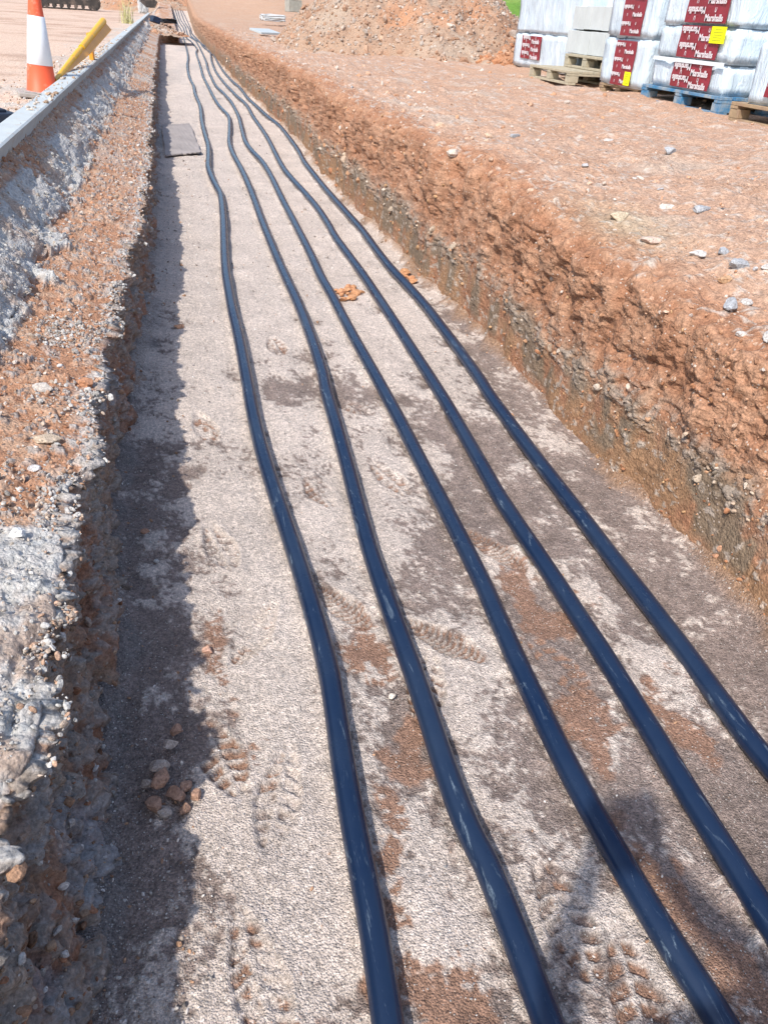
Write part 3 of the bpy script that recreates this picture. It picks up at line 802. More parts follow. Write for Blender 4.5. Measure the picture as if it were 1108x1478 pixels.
gr, tn, wh, orr = (.36, .365, .375), (.46, .37, .26), (.48, .445, .41), (.50, .31, .18)
RK = [(1.78, 3.04, .125, .085, .05, .5, tn, 'flat tan stone on the right bank beside a yellowish patch'),
      (1.73, 2.66, .11, .06, .03, .2, (.55, .42, .34), 'wide pinkish flat stone near the right trench edge'),
      (1.54, 1.90, .10, .05, .045, .75, gr, 'largest bluish grey angular stone close to the right crest'),
      (1.62, 1.92, .055, .04, .025, .4, wh, 'whitish stone just right of the bluish grey angular one'),
      (1.50, 1.66, .10, .045, .03, .7, wh, 'long whitish stone nearest the camera on the right crest'),
      (1.42, 1.68, .045, .03, .02, .1, (.5, .46, .42), 'small pale stone left of the long whitish one'),
      (1.70, 2.17, .065, .045, .03, .3, orr, 'orange tan stone above the bluish grey angular one'),
      (1.86, 2.31, .085, .05, .04, .1, gr, 'grey rounded stone at the right edge of the picture'),
      (1.96, 2.30, .05, .035, .025, .6, wh, 'small white stone touching the grey one at the right'),
      (1.81, 2.47, .07, .04, .03, -.3, (.5, .48, .46), 'pale grey wedge stone in the middle of the right bank'),
      (1.92, 2.50, .06, .04, .03, .9, gr, 'grey stone behind the pale grey wedge stone'),
      (2.30, 3.22, .09, .05, .04, .2, gr, 'grey stone lying far right behind the tan stone'),
      (2.15, 3.26, .08, .06, .035, .4, (.55, .5, .45), 'dusty pale stone left of the far right grey stone'),
      (1.60, 4.68, .10, .08, .05, .3, (.55, .44, .36), 'pale rounded stone sitting on the far crest of the right wall'),
      (3.25, 5.03, .10, .06, .05, .2, gr, 'dark grey stone out on the open ground toward the pallets'),
      (3.05, 5.55, .09, .05, .03, .1, wh, 'white chip of stone on the open ground toward the pallets'),
      (2.35, 5.6, .09, .05, .035, .4, gr, 'grey stone in the middle of the ground well back from the edge')]
for i, (x, y, sx, sy, sz, rz, c, lb) in enumerate(RK):
    x, y, zz = on_ray(RBG[:, :, :], x, y, .82)
    rock('stone', x, y, zz - sz * .12, sx, sy, sz, rz, c, lb, 400 + i)
RL = [(-.44, 2.22, .075, .04, .03, -.4, (.46, .42, .38), 'tan grey wedge stone on the left shelf of red earth'),
      (-.39, 1.88, .075, .045, .03, -.2, (.45, .36, .27), 'light brown flat stone on the left shelf'),
      (-.398, 1.46, .035, .028, .026, 0, (.66, .65, .63), 'white round pebble at the front of the left red shelf'),
      (-.40, 1.74, .035, .025, .02, .3, (.5, .48, .47), 'small grey stone behind the white pebble on the shelf'),
      (-.32, 2.24, .05, .045, .03, .2, (.46, .23, .13), 'red clod beside the tan grey wedge stone')]
for i, (x, y, sx, sy, sz, rz, c, lb) in enumerate(RL):
    x, y, zz = on_ray(LBG, x, y, .52)
    rock('stone' if 'clod' not in lb else 'earth_clod', x, y, zz, sx, sy, sz, rz, c, lb, 440 + i, cat='stone' if 'clod' not in lb else 'clod')
# pile of lumps in the shade at the foot of the left wall
for i, (x, y, s) in enumerate([(-.152, 1.20, .05), (-.15, 1.15, .055), (-.12, 1.12, .05), (-.13, 1.26, .04), (-.095, 1.14, .035), (-.165, 1.10, .045),
                               (-.14, 1.08, .035), (-.115, 1.30, .035), (-.075, 1.11, .032), (-.18, 1.16, .03), (-.10, 1.08, .03)]):
    rock('earth_clod', x, y, .012 + (.022 if i == 1 else 0), s, s * .8, s * .7, i, (.36, .22, .155) if i % 3 else (.40, .33, .28),
         'brown clod in the little pile at the foot of the near left wall', 470 + i, 'clods piled at the foot of the left wall', cat='clod')
for i, (x, y, s, c, lb) in enumerate([(-.20, 2.17, .035, (.42, .24, .16), 'red stone in the shaded strip beside the left wall'),
                                      (-.165, 2.00, .026, (.5, .48, .45), 'grey pebble in the shaded strip beside the left wall'),
                                      (-.03, 1.57, .035, (.55, .33, .24), 'pinkish clod at the shadow edge on the left of the floor'),
                                      (-.065, 4.10, .06, (.50, .28, .17), 'orange clod at the shadow edge further up the trench'),
                                      (.54, .47, .03, (.45, .3, .2), 'brown clod on the floor at the bottom of the picture'),
                                      (.42, 1.32, .022, (.6, .52, .44), 'small pale pebble between the first and second pipe'),
                                      (.85, 3.5, .03, (.6, .58, .55), 'small white flat stone between the third and fourth pipe'),
                                      (1.35, 2.85, .035, (.42, .24, .15), 'reddish stone near the foot of the right wall')]):
    rock('stone', x, y, .006, s, s * .8, s * .5, i * 1.3, c, lb, 500 + i, cat='stone')
# two heaps of orange clods that fell from the right wall
k = 0
for (cx, cy, n, R_, lb, g) in [(.985, 4.62, 13, .10, 'orange clod in the heap between the fourth and fifth pipe', 'clods between the fourth and fifth pipe'),
                               (1.50, 4.95, 14, .085, 'orange clod in the heap fallen at the foot of the right wall', 'clods at the foot of the right wall')]:
    for i in range(n):
        a = random.uniform(0, 6.28); q = R_ * math.sqrt(random.random())
        s = random.uniform(.035, .08)
        rock('earth_clod', cx + q * math.cos(a) * 1.1, cy + q * math.sin(a) * 1.6, .006, s, s * .8, s * .55, a, (.47 + .05 * random.random(), .25, .13), lb, 520 + k, g, cat='clod')
        k += 1

# ------------------------------------------------------------------ pipes

def catmull(pts, n_per):
    P = [pts[0]] + pts + [pts[-1]]
    out = []
    for i in range(1, len(P) - 2):
        p0, p1, p2, p3 = (np.array(P[j]) for j in (i - 1, i, i + 1, i + 2))
        for t in np.linspace(0, 1, n_per, endpoint=False):
            out.append(.5 * ((2 * p1) + (-p0 + p2) * t + (2 * p0 - 5 * p1 + 4 * p2 - p3) * t * t + (-p0 + 3 * p1 - 3 * p2 + p3) * t ** 3))
    out.append(np.array(P[-2]))
    return np.array(out)

def pipe_mat():
    mt, nt, b = newmat('black_plastic_pipe')
    L = nt.links
    tc = N(nt, 'ShaderNodeTexCoord'); V = tc.outputs['Object']
    mp = N(nt, 'ShaderNodeMapping'); mp.inputs['Scale'].default_value = (9.0, 1.2, 3.0); L.new(V, mp.inputs[0])
    n1 = noise_node(nt, mp.outputs[0], 7, 9, 0.72, 0.6)
    # dusty scuffs, only where the upper side was handled or walked on
    geo = N(nt, 'ShaderNodeNewGeometry'); sp = N(nt, 'ShaderNodeSeparateXYZ'); L.new(geo.outputs['True Normal'], sp.inputs[0])
    scuff = ramp(nt, n1.outputs[0], [(0.585, 0.0), (0.68, 1.0)])
    n2 = noise_node(nt, V, 240, 3, 0.7)
    r2 = ramp(nt, n2.outputs[0], [(0.35, 0.2), (0.6, 1.0)])
    m1 = N(nt, 'ShaderNodeMath', operation='MULTIPLY'); L.new(scuff.outputs[0], m1.inputs[0]); L.new(r2.outputs[0], m1.inputs[1])
    m2 = N(nt, 'ShaderNodeMath', operation='MULTIPLY'); m2.inputs[1].default_value = .50; L.new(m1.outputs[0], m2.inputs[0])
    n3 = noise_node(nt, V, 3, 5, 0.6)
    film = ramp(nt, n3.outputs[0], [(0.3, 0.0), (0.7, 0.05)])
    ad = N(nt, 'ShaderNodeMath', operation='ADD'); L.new(m2.outputs[0], ad.inputs[0]); L.new(film.outputs[0], ad.inputs[1])
    mx = N(nt, 'ShaderNodeMix', data_type='RGBA'); L.new(ad.outputs[0], mx.inputs[0])
    mx.inputs[6].default_value = (.0035, .014, .044, 1); mx.inputs[7].default_value = (.26, .34, .40, 1)
    L.new(mx.outputs[2], b.inputs['Base Color'])
    mr = N(nt, 'ShaderNodeMapRange'); L.new(ad.outputs[0], mr.inputs[0]); mr.inputs[3].default_value = .26; mr.inputs[4].default_value = .75
    L.new(mr.outputs[0], b.inputs['Roughness'])
    b.inputs['Specular IOR Level'].default_value = .45
    n4 = noise_node(nt, V, 30, 5, 0.6)
    bp = N(nt, 'ShaderNodeBump'); bp.inputs['Strength'].default_value = .5; bp.inputs['Distance'].default_value = .002
    L.new(n4.outputs[0], bp.inputs['Height']); L.new(bp.outputs[0], b.inputs['Normal'])
    return mt
M_pipe = pipe_mat()
plab = {1: 'leftmost of the five dark blue pipes, nearest the shaded left wall', 2: 'second dark blue pipe from the left on the trench floor',
        3: 'middle one of the five dark blue pipes on the trench floor', 4: 'second dark blue pipe from the right on the trench floor',
        5: 'rightmost dark blue pipe, running closest to the red right wall'}
ends = {1: [(.80, 45), (.84, 52), (.74, 58), (.70, 68), (.6, 84)], 2: [(1.05, 40), (.92, 46), (1.0, 54), (.88, 62), (.9, 84)],
        3: [(1.26, 41), (1.08, 47), (1.14, 56), (1.02, 64), (1.1, 84)], 4: [(1.40, 40), (1.22, 46), (1.30, 54), (1.22, 63), (1.3, 84)],
        5: [(1.38, 36), (1.42, 42), (1.34, 49), (1.42, 58), (1.4, 84)]}
def smooth_pipe(pts):
    p = [list(q) for q in pts]
    for _ in range(2):
        q = [list(a) for a in p]
        for i in range(1, len(p) - 1):
            w_ = .5 if p[i][1] < 4 else .12
            q[i][0] = p[i][0] * (1 - w_) + (p[i - 1][0] + p[i + 1][0]) * w_ / 2
        p = q
    return p
for k, pts in PIPES.items():
    pts = smooth_pipe([q for q in pts if q[1] < 34.5])
    x0, y0 = pts[0]
    pts = [(x0, y0 - .1 * j) for j in range(28, 0, -1)] + [tuple(q) for q in pts] + ends[k]
    C2 = catmull(pts, 8)
    # resample
    seg = np.linalg.norm(np.diff(C2, axis=0), axis=1); s = np.concatenate([[0], np.cumsum(seg)])
    ts = [0.0]
    while ts[-1] < s[-1]:
        yy = np.interp(ts[-1], s, C2[:, 1])
        ts.append(ts[-1] + max(.02, .006 * abs(yy)))
    ts = np.array(ts[:-1])
    cx = np.interp(ts, s, C2[:, 0]); cy = np.interp(ts, s, C2[:, 1])
    R0 = .0285
    q = np.stack([cy, cx * 0 + k, cx * 0], 1)
    cz = R0 + .002 + .006 * (vn(q, .9, k) + .6) * sst(.8, 2, cy) + rise(cy)
    cen = np.stack([cx, cy, cz], 1)
    T = np.gradient(cen, axis=0); T /= np.linalg.norm(T, axis=1, keepdims=True)
    side = np.cross(T, [0, 0, 1]); side /= np.linalg.norm(side, axis=1, keepdims=True)
    up = np.cross(side, T)
    ns = 28
    th = np.linspace(0, 2 * np.pi, ns, endpoint=False)
    Rr = R0 * (1 + .010 * vn(q, 5, 40 + k))
    V = cen[:, None, :] + Rr[:, None, None] * (np.cos(th)[None, :, None] * side[:, None, :] + np.sin(th)[None, :, None] * up[:, None, :])
    n = len(ts)
    i = np.arange(n - 1)[:, None] * ns; j = np.arange(ns)[None, :]; j2 = (j + 1) % ns
    F = np.stack([i + j, i + j2, i + ns + j2, i + ns + j], 2).reshape(-1, 4)
    o = mesh_np('pipe', V.reshape(-1, 3), F[:, ::-1], M_pipe)
    tag(o, plab[k], 'pipe', 'dark blue pipes laid along the trench')

# ------------------------------------------------------------------ kerb stones
M_kerb = plain_mat('kerb_concrete', (.44, .475, .48), .85, .08, 5, .0015, 120, .25, dirt=(.42, .30, .22), dscale=9, dth=(.56, .70))
def kerb_mesh():
    bm = bmesh.new()
    prof = [(-.925, .52), (-.905, .715), (-.902, .73), (-.886, .785), (-.876, .798), (-.866, .802), (-1.008, .803), (-1.018, .798), (-1.022, .788), (-1.022, .52)]
    prof = [(-.918, .52), (-.912, .70), (-.905, .725), (-.880, .782), (-.872, .794), (-.884, .802), (-1.010, .804), (-1.020, .797), (-1.022, .785), (-1.022, .52)]
    L = .905
    ys = [0, .004, .3, .6, L - .004, L]
    rows = []
    for yy in ys:
        ins = .003 if yy in (0, L) else 0
        cxp, czp = -.95, .66
        rows.append([bm.verts.new((cxp + (p[0] - cxp) * (1 - ins * 8), yy, czp + (p[1] - czp) * (1 - ins * 8))) for p in prof])
    for a in range(len(rows) - 1):
        for b in range(len(prof)):
            c = (b + 1) % len(prof)
            bm.faces.new((rows[a][b], rows[a][c], rows[a + 1][c], rows[a + 1][b]))
    bm.faces.new(rows[0][::-1]); bm.faces.new(rows[-1])
    bmesh.ops.recalc_face_normals(bm, faces=bm.faces)
    me = bpy.data.meshes.new('kerb_stone'); bm.to_mesh(me); bm.free()
    me.materials.append(M_kerb)
    return me
km = kerb_mesh()
for i in range(62):
    o = bpy.data.objects.new('kerb_stone', km)
    COL.objects.link(o)
    o.location = (random.uniform(-.003, .003), 1.63 + i * .914, random.uniform(-.002, .002))
    o.rotation_euler = (0, 0, random.uniform(-.002, .002))
    tag(o, 'pale grey concrete kerb stone in the row left of the trench', 'kerb stone', 'kerb stones laid end to end')
# clods of dirt lying on top of the kerb
r = np.random.default_rng(5)
n_ = 420
yy = np.concatenate([r.normal(7.2, .5, 50), r.normal(12.5, 2.0, 280), r.uniform(4.5, 30, 90)])
P = np.stack([r.uniform(-1.01, -.885, n_), yy, np.full(n_, .806)], 1)
scatter('kerb_dirt', P, r.gamma(2, .006, n_).clip(.004, .03), palette(n_, [[.42, .29, .20], [.5, .42, .35]], r), 1, .3, seed=31,
        label='crumbs of dry dirt lying on top of the kerb')

# ------------------------------------------------------------------ cone, barrier, rubber block
M_orange = plain_mat('cone_orange', (.80, .115, .045), .5, .06, 5, spec=.35, dirt=(.62, .38, .28), dscale=7, dth=(.55, .8))
M_sleeve = plain_mat('cone_white_sleeve', (.80, .82, .84), .35, .03, 5, spec=.5, dirt=(.55, .42, .33), dscale=14, dth=(.66, .72))
M_base = plain_mat('dusty_base', (.36, .33, .30), .9, .15, 20)
cone = tag(empty('traffic_cone', (-1.215, 8.95, .625), .2), 'tall orange and white traffic cone standing behind the kerb', 'traffic cone')
def lathe(name, prof, mat, parent, seg=40):
    bm = bmesh.new(); rows = []
    for (rr, zz) in prof:
        rows.append([bm.verts.new((rr * math.cos(a * 2 * math.pi / seg), rr * math.sin(a * 2 * math.pi / seg), zz)) for a in range(seg)])
    for a in range(len(rows) - 1):
        for b in range(seg):
            c = (b + 1) % seg
            bm.faces.new((rows[a][b], rows[a][c], rows[a + 1][c], rows[a + 1][b]))
    bmesh.ops.recalc_face_normals(bm, faces=bm.faces)
    return finish(bm, name, mat, parent, True)
cone.rotation_euler = (0, .085, .2)
def cr_(z): return .142 - .108 * z
lathe('cone_body', [(cr_(0) + .02, .03), (cr_(.02), .045), (cr_(.27), .27), (cr_(.67), .67), (cr_(1.0), 1.0), (cr_(1.0) - .006, 1.01), (cr_(1.0) - .012, 1.01)], M_orange, cone)
lathe('white_sleeve', [(cr_(.275) + .001, .273), (cr_(.275) + .004, .275), (cr_(.665) + .004, .665), (cr_(.665) + .001, .667)], M_sleeve, cone)
bm = bmesh.new(); bx(bm, (0, 0, .018), (.44, .44, .036), 0, .008); bx(bm, (0, 0, .04), (.34, .34, .016), 0, .006)
finish(bm, 'cone_base', M_base, cone)

M_yel = plain_mat('yellow_plastic', (.80, .42, .01), .45, .06, 6, spec=.4, dirt=(.62, .38, .18), dscale=9, dth=(.58, .75))
M_yor = plain_mat('orange_yellow_plastic', (.78, .33, .03), .5, .08, 6, spec=.4)
def barrier():
    """folded pedestrian barrier board leaning along the kerb : tube rail with notches above a flat panel"""
    A = Vector((-1.085, 9.0, .765)); B = Vector((-.80, 12.6, 1.20))
    root = tag(empty('barrier_board', (-1.085, 9.0, .72)), 'yellow plastic barrier board propped along the top of the kerb beyond the cone', 'barrier')
    d = (B - A).normalized()
    off = Vector((-1.085, 9.0, .72))
    bm = bmesh.new()
    L = (B - A).length
    cuts = [0, .30, .31, .47, .48, .70, .71, 1]
    segs = [(0, .30, .038), (.305, .42, .039), (.43, .46, .028), (.47, .68, .041), (.685, 1, .042)]
    for (a, b, rr) in segs:
        tube(bm, A + d * L * a - off, A + d * L * b - off, rr * (.55 + .45 * a ** .5), rr * (.55 + .45 * b ** .5), 16)
    tube(bm, A - off, B - off, .020, .032, 12)
    finish(bm, 'top_rail', M_yel, root, False)
    bm = bmesh.new()
    side = Vector((.085, 0, -.10))
    v = []
    for t, w in ((0.0, .10), (.5, .75), (1.0, 1.0)):
        p = A + d * L * t - off
        q = p + side * w
        for s_ in (-.012, .012):
            v.append([bm.verts.new(p + Vector((s_, 0, s_ * .5))), bm.verts.new(q + Vector((s_, 0, s_ * .5)))])
    for i in (0, 2):
        a, b, c, e = v[i], v[i + 1], v[i + 2], v[i + 3]
        bm.faces.new((a[0], a[1], c[1], c[0])); bm.faces.new((b[0], e[0], e[1], b[1]))
        bm.faces.new((a[1], b[1], e[1], c[1])); bm.faces.new((a[0], c[0], e[0], b[0]))
    bm.faces.new((v[0][0], v[1][0], v[1][1], v[0][1])); bm.faces.new((v[4][0], v[4][1], v[5][1], v[5][0]))
    finish(bm, 'board_panel', M_yor, root)
    bm = bmesh.new()
    bx(bm, B - d * .9 - off + Vector((-.06, 0, -.15)), (.05, .22, .30), 0, .01)
    finish(bm, 'foot', M_yor, root)
barrier()

M_rub = plain_mat('black_rubber', (.012, .018, .035), .55, .2, 20, spec=.4)
bm = bmesh.new()
bx(bm, (0, 0, .055), (.22, .30, .11), 0, .012)
bx(bm, (0, .02, .118), (.12, .16, .02), 0, .006)
root = tag(empty('rubber_block', (-1.225, 6.55, .64), .5), 'black rubber barrier foot lying behind the kerb left of the cone', 'barrier foot')
finish(bm, 'block', M_rub, root)
bm = bmesh.new(); bx(bm, (.125, .0, .055), (.03, .26, .085), 0, .006)
finish(bm, 'worn_end', plain_mat('dusty_rubber', (.20, .165, .14), .9, .15, 20), root)

# dry grass behind the kerb
M_straw = plain_mat('dry_grass', (.50, .47, .22), .8, .25, 30)
bm = bmesh.new()
for i in range(70):
    a = random.uniform(0, 6.28); h = random.uniform(.25, .75); ln = random.uniform(.05, .35)
    bx0 = Vector((random.gauss(0, .07), random.gauss(0, .12), 0))
    dirv = Vector((math.cos(a) * ln, math.sin(a) * ln, 0)); w = Vector((-math.sin(a), math.cos(a), 0)) * .008
    pr = None
    for t in (0, .4, .75, 1):
        p = bx0 + dirv * t * t + Vector((0, 0, h * t))
        cur = (bm.verts.new(p - w * (1 - t * .9)), bm.verts.new(p + w * (1 - t * .9)))
        if pr: bm.faces.new((pr[0], pr[1], cur[1], cur[0]))
        pr = cur
o = finish(bm, 'grass_tuft', M_straw, None, False, (-1.5, 38, .62))
o.scale = (1.6, 1.6, 1.5)
tag(o, 'tuft of dry yellowish grass growing behind the kerb', 'grass tuft')

# ------------------------------------------------------------------ things further up the trench
M_dark = plain_mat('dark_plastic', (.012, .02, .05), .5, .2, 20)
M_recess_shade = plain_mat('recess_shade_black', (.015, .015, .018), .6, .2, 20)  # black that stands for the shade inside the far recess
def blob(name, dims, loc, rz, mat, label, cat, bev=.02, jit=.0, tilt=(0, 0)):
    bm = bmesh.new()
    bx(bm, (0, 0, dims[2] / 2), dims, 0, bev)
    bmesh.ops.subdivide_edges(bm, edges=bm.edges, cuts=2, use_grid_fill=True)
    for v in bm.verts:
        v.co += Vector((random.uniform(-jit, jit), random.uniform(-jit, jit), random.uniform(-jit, jit)))
    o = finish(bm, name, mat, None, False, loc)
    o.rotation_euler = (tilt[0], tilt[1], rz)
    tag(o, label, cat)
    return o
blob('plastic_offcut', (.30, .5, .22), (-.42, 38.5, .70), .3, M_dark, 'small dark blue plastic offcut on the bank at the far end', 'offcut', .03, .01, (0, .3))
blob('recess_shade_sheet', (.6, 1.0, .14), (.12, 43, .64), .2, M_recess_shade, 'black sheeting standing in for the shade of a recess at the far end', 'sheeting', .02, .03)  # dark slab put in where the bank has only a shaded recess
M_wbag = plain_mat('white_plastic', (.52, .53, .53), .5, .08, 8)
blob('white_bag', (.6, .8, .9), (-1.5, 70, .62), .2, M_wbag, 'white bag standing at the far end of the kerb', 'bag', .12, .05)
blob('paving_slab', (.62, .62, .05), (2.62, 24.6, .90), .45, plain_mat('slab_grey', (.42, .46, .47), .8, .05, 6), 'pale grey paving slab lying flat near the far crest', 'paving slab', .006, 0, (.12, 0))
blob('wrapped_sack', (1.0, .55, .22), (4.6, 40, 1.0), .2, M_wbag, 'flattened white sack lying left of the rubble heap', 'sack', .06, .04)
blob('concrete_block', (.75, .6, .55), (6.9, 50, 1.35), .3, plain_mat('block_grey', (.34, .33, .29), .9, .15, 6), 'square grey concrete block standing beyond the rubble heap', 'concrete block', .02, .01)

# damp rectangular sheet on the floor
bm = bmesh.new()
Q = [(-.16, 12.15), (.22, 12.35), (.275, 9.85), (-.12, 9.55)]
nq = 14; vs = {}
for i in range(nq + 1):
    for j in range(nq + 1):
        u, v = i / nq, j / nq
        p = [(1 - u) * (1 - v) * Q[0][a] + u * (1 - v) * Q[1][a] + u * v * Q[2][a] + (1 - u) * v * Q[3][a] for a in (0, 1)]
        vs[i, j] = bm.verts.new((p[0] + random.uniform(-.006, .006), p[1] + random.uniform(-.02, .02), .034 + random.uniform(0, .006)))
for i in range(nq):
    for j in range(nq):
        bm.faces.new((vs[i, j], vs[i + 1, j], vs[i + 1, j + 1], vs[i, j + 1]))
g = bmesh.ops.extrude_face_region(bm, geom=bm.faces[:])
for v in [e for e in g['geom'] if isinstance(e, bmesh.types.BMVert)]: v.co.z -= .012
o = finish(bm, 'cover_sheet', plain_mat('dusty_grey_sheet', (.31, .275, .26), .9, .2, 2.5, .004, 30))
tag(o, 'dark grey square sheet lying flat beside the left wall', 'sheet')

# ------------------------------------------------------------------ heaps
def heap(name, cx, cy, rx, ry, h, zb, label, seed, stones_n, ssz, rock_cols, soil, kexp=1.0, cat='heap'):
    n = 240
    u = np.linspace(-1.15, 1.15, n)
    A, B = np.meshgrid(u, u)
    P = np.stack([cx + A * rx, cy + B * ry, 0 * A], 2).reshape(-1, 3)
    rr = np.sqrt(A.ravel() ** 2 + B.ravel() ** 2)
    ang = np.arctan2(B.ravel(), A.ravel())
    rr = rr * (1 + .14 * vn(np.stack([np.cos(ang) * 2, np.sin(ang) * 2, ang * 0 + seed], 1), 1.2, seed))
    prof = np.clip(1 - rr, -.2, 1) ** 1 
    prof = np.where(prof > 0, prof ** kexp, prof)
    z = h * prof + .08 * h * fbm(P, 1.1, 4, seed + 1) * sst(-.05, .3, prof) + .05 * fbm(P, 4, 4, seed + 2)
    w1, w2, rid = worley(P + np.stack([z * 0, z * 0, z], 1), 5, seed + 3)
    z += .05 * rid * sst(0, .2, w2 - w1) * sst(-.02, .1, prof)
    P[:, 2] = zb + np.maximum(z, -.35)
    c = np.repeat(np.array([soil]), len(P), 0)
    nn = fbm(P, 1.3, 5, seed + 5)
    c = mixc(c, np.array([.38, .29, .22]), sst(-.2, .4, nn))
    c = mixc(c, np.array([.44, .22, .12]), sst(.15, .6, fbm(P, .9, 4, seed + 8)) * .8)
    c = mixc(c, np.array([.30, .18, .12]), sst(.6, .8, rid) * .4)
    G = P.reshape(n, n, 3)
    root = tag(empty(name, (cx, cy, zb)), label, cat)
    Pl = P - np.array([cx, cy, zb])
    o = mesh_np('earth_mass', Pl, grid_faces(n, n, False), M_bank, root, col=c)
    r = np.random.default_rng(seed)
    W = (prof.reshape(n, n) > .0) * 1.0
    Q, _ = pick_from(G, G * 0, stones_n, W, r)
    s = r.gamma(1.8, ssz, stones_n).clip(.012, .16)
    o = scatter('rubble', Q - np.array([cx, cy, zb]), s, palette(stones_n, rock_cols, r, .12), 1, seed=seed + 9)
    o.parent = root
    o['kind'] = 'stuff'
    return root
rc = [[.40, .32, .26], [.39, .25, .17], [.34, .20, .13], [.40, .29, .22], [.34, .28, .235], [.47, .40, .34], [.37, .23, .155]]
heap('rubble_heap', 5.0, 18.6, 2.9, 3.4, 2.35, .80, 'broad heap of broken stone and red earth behind the right bank', 800, 15000, .0125, rc, [.37, .25, .175], .92)
heap('spoil_heap', -.4, 82, 5.0, 6.0, 2.2, .9, 'brown spoil heap closing the far end of the trench', 830, 700, .05, rc, [.38, .22, .14])
heap('spoil_heap', 6.3, 15.35, .9, .8, .34, .80, 'low red clod heap in front of the first wrapped pack', 860, 900, .018, [[.40, .19, .10], [.46, .26, .16]], [.40, .2, .11])
heap('spoil_heap', .10, 38.0, .70, 1.1, .16, .34, 'rough brown lumps where the trench narrows at the left', 875, 350, .022, rc, [.38, .24, .16])
heap('spoil_heap', -.45, 45, .7, 5.0, .22, .42, 'strewn brown lumps on the bank left of the far pipes', 880, 500, .03, rc, [.45, .3, .21])

# ------------------------------------------------------------------ pallets and packs
M_wood = plain_mat('pallet_wood', (.36, .26, .16), .85, .25, 14, .002, 80, .2, dirt=(.30, .20, .14), dscale=5)
M_oldwood = plain_mat('grey_wood', (.42, .37, .27), .85, .2, 14, .002, 80, .2)
M_blue = plain_mat('blue_paint_wood', (.045, .19, .36), .75, .25, 10, .002, 60, .3, dirt=(.30, .34, .36), dscale=6, dth=(.42, .60))
def wrap_mat():
    mt, nt, b = newmat('plastic_wrap')
    L = nt.links
    tc = N(nt, 'ShaderNodeTexCoord'); V = tc.outputs['Object']
    mp = N(nt, 'ShaderNodeMapping'); mp.inputs['Scale'].default_value = (2.5, 2.5, .7); L.new(V, mp.inputs[0])
    n1 = noise_node(nt, mp.outputs[0], 3.0, 6, .6, .8)
    r = ramp(nt, n1.outputs[0], [(.3, (.46, .55, .62)), (.5, (.60, .70, .77)), (.72, (.74, .81, .86))])
    L.new(r.outputs[0], b.inputs['Base Color'])
    b.inputs['Roughness'].default_value = .38
    b.inputs['Specular IOR Level'].default_value = .5
    n2 = noise_node(nt, mp.outputs[0], 7, 5, .6, 1.2)
    bp = N(nt, 'ShaderNodeBump'); bp.inputs['Strength'].default_value = .9; bp.inputs['Distance'].default_value = .028
    L.new(n2.outputs[0], bp.inputs['Height']); L.new(bp.outputs[0], b.inputs['Normal'])
    return mt
M_wrap = wrap_mat()
M_slab = plain_mat('concrete_slabs', (.52, .55, .545), .85, .08, 4, .001, 80, .2)
M_lab = plain_mat('dark_red_print', (.24, .018, .030), .45, .10, 3, .006, 9, .5)
M_print = plain_mat('white_print', (.66, .62, .64), .5, .05, 8)
M_stick = plain_mat('yellow_sticker', (.86, .86, .0), .5, .04, 8)
M_ink = plain_mat('grey_ink', (.42, .44, .02), .6, .05, 8)
M_band = plain_mat('strap', (.72, .76, .78), .4, .05, 8)
M_gap = plain_mat('shadow_gap', (.12, .15, .18), .8, .1, 8)

def pallet(X, Y0, Y1, z, mat, label, group=None, depth=1.15, rz=0.0, H=.165, name='pallet', legs=3):
    W = Y1 - Y0
    root = tag(empty(name, (X, Y0, z), rz), label, 'pallet', group)
    bt = .028
    nb = 7
    for i in range(nb):
        bm = bmesh.new()
        w = depth / nb * .78
        bx(bm, (w / 2 + i * (depth - w) / (nb - 1), W / 2, H - bt / 2), (w, W * random.uniform(.99, 1.0), bt), 0, .003)
        finish(bm, 'deck_board', mat, root)
    for i in range(3):
        bm = bmesh.new()
        bx(bm, (depth / 2, .055 + i * (W - .11) / 2, H - bt * 1.5 - .001), (depth, .11, bt - .004), 0, .002)
        finish(bm, 'stringer', mat, root)
    for i in range(3):
        for j in range(3):
            bm = bmesh.new()
            bx(bm, (.07 + j * (depth - .14) / 2, .07 + i * (W - .14) / 2, bt + (H - 3 * bt) / 2), (.13, .14, H - 3 * bt - .004), 0, .004)
            finish(bm, 'block', mat, root)
        bm = bmesh.new()
        bx(bm, (.055 + i * (depth - .11) / 2, W / 2, bt / 2), (.10, W, bt), 0, .003)
        finish(bm, 'bottom_board', mat, root)
    return root

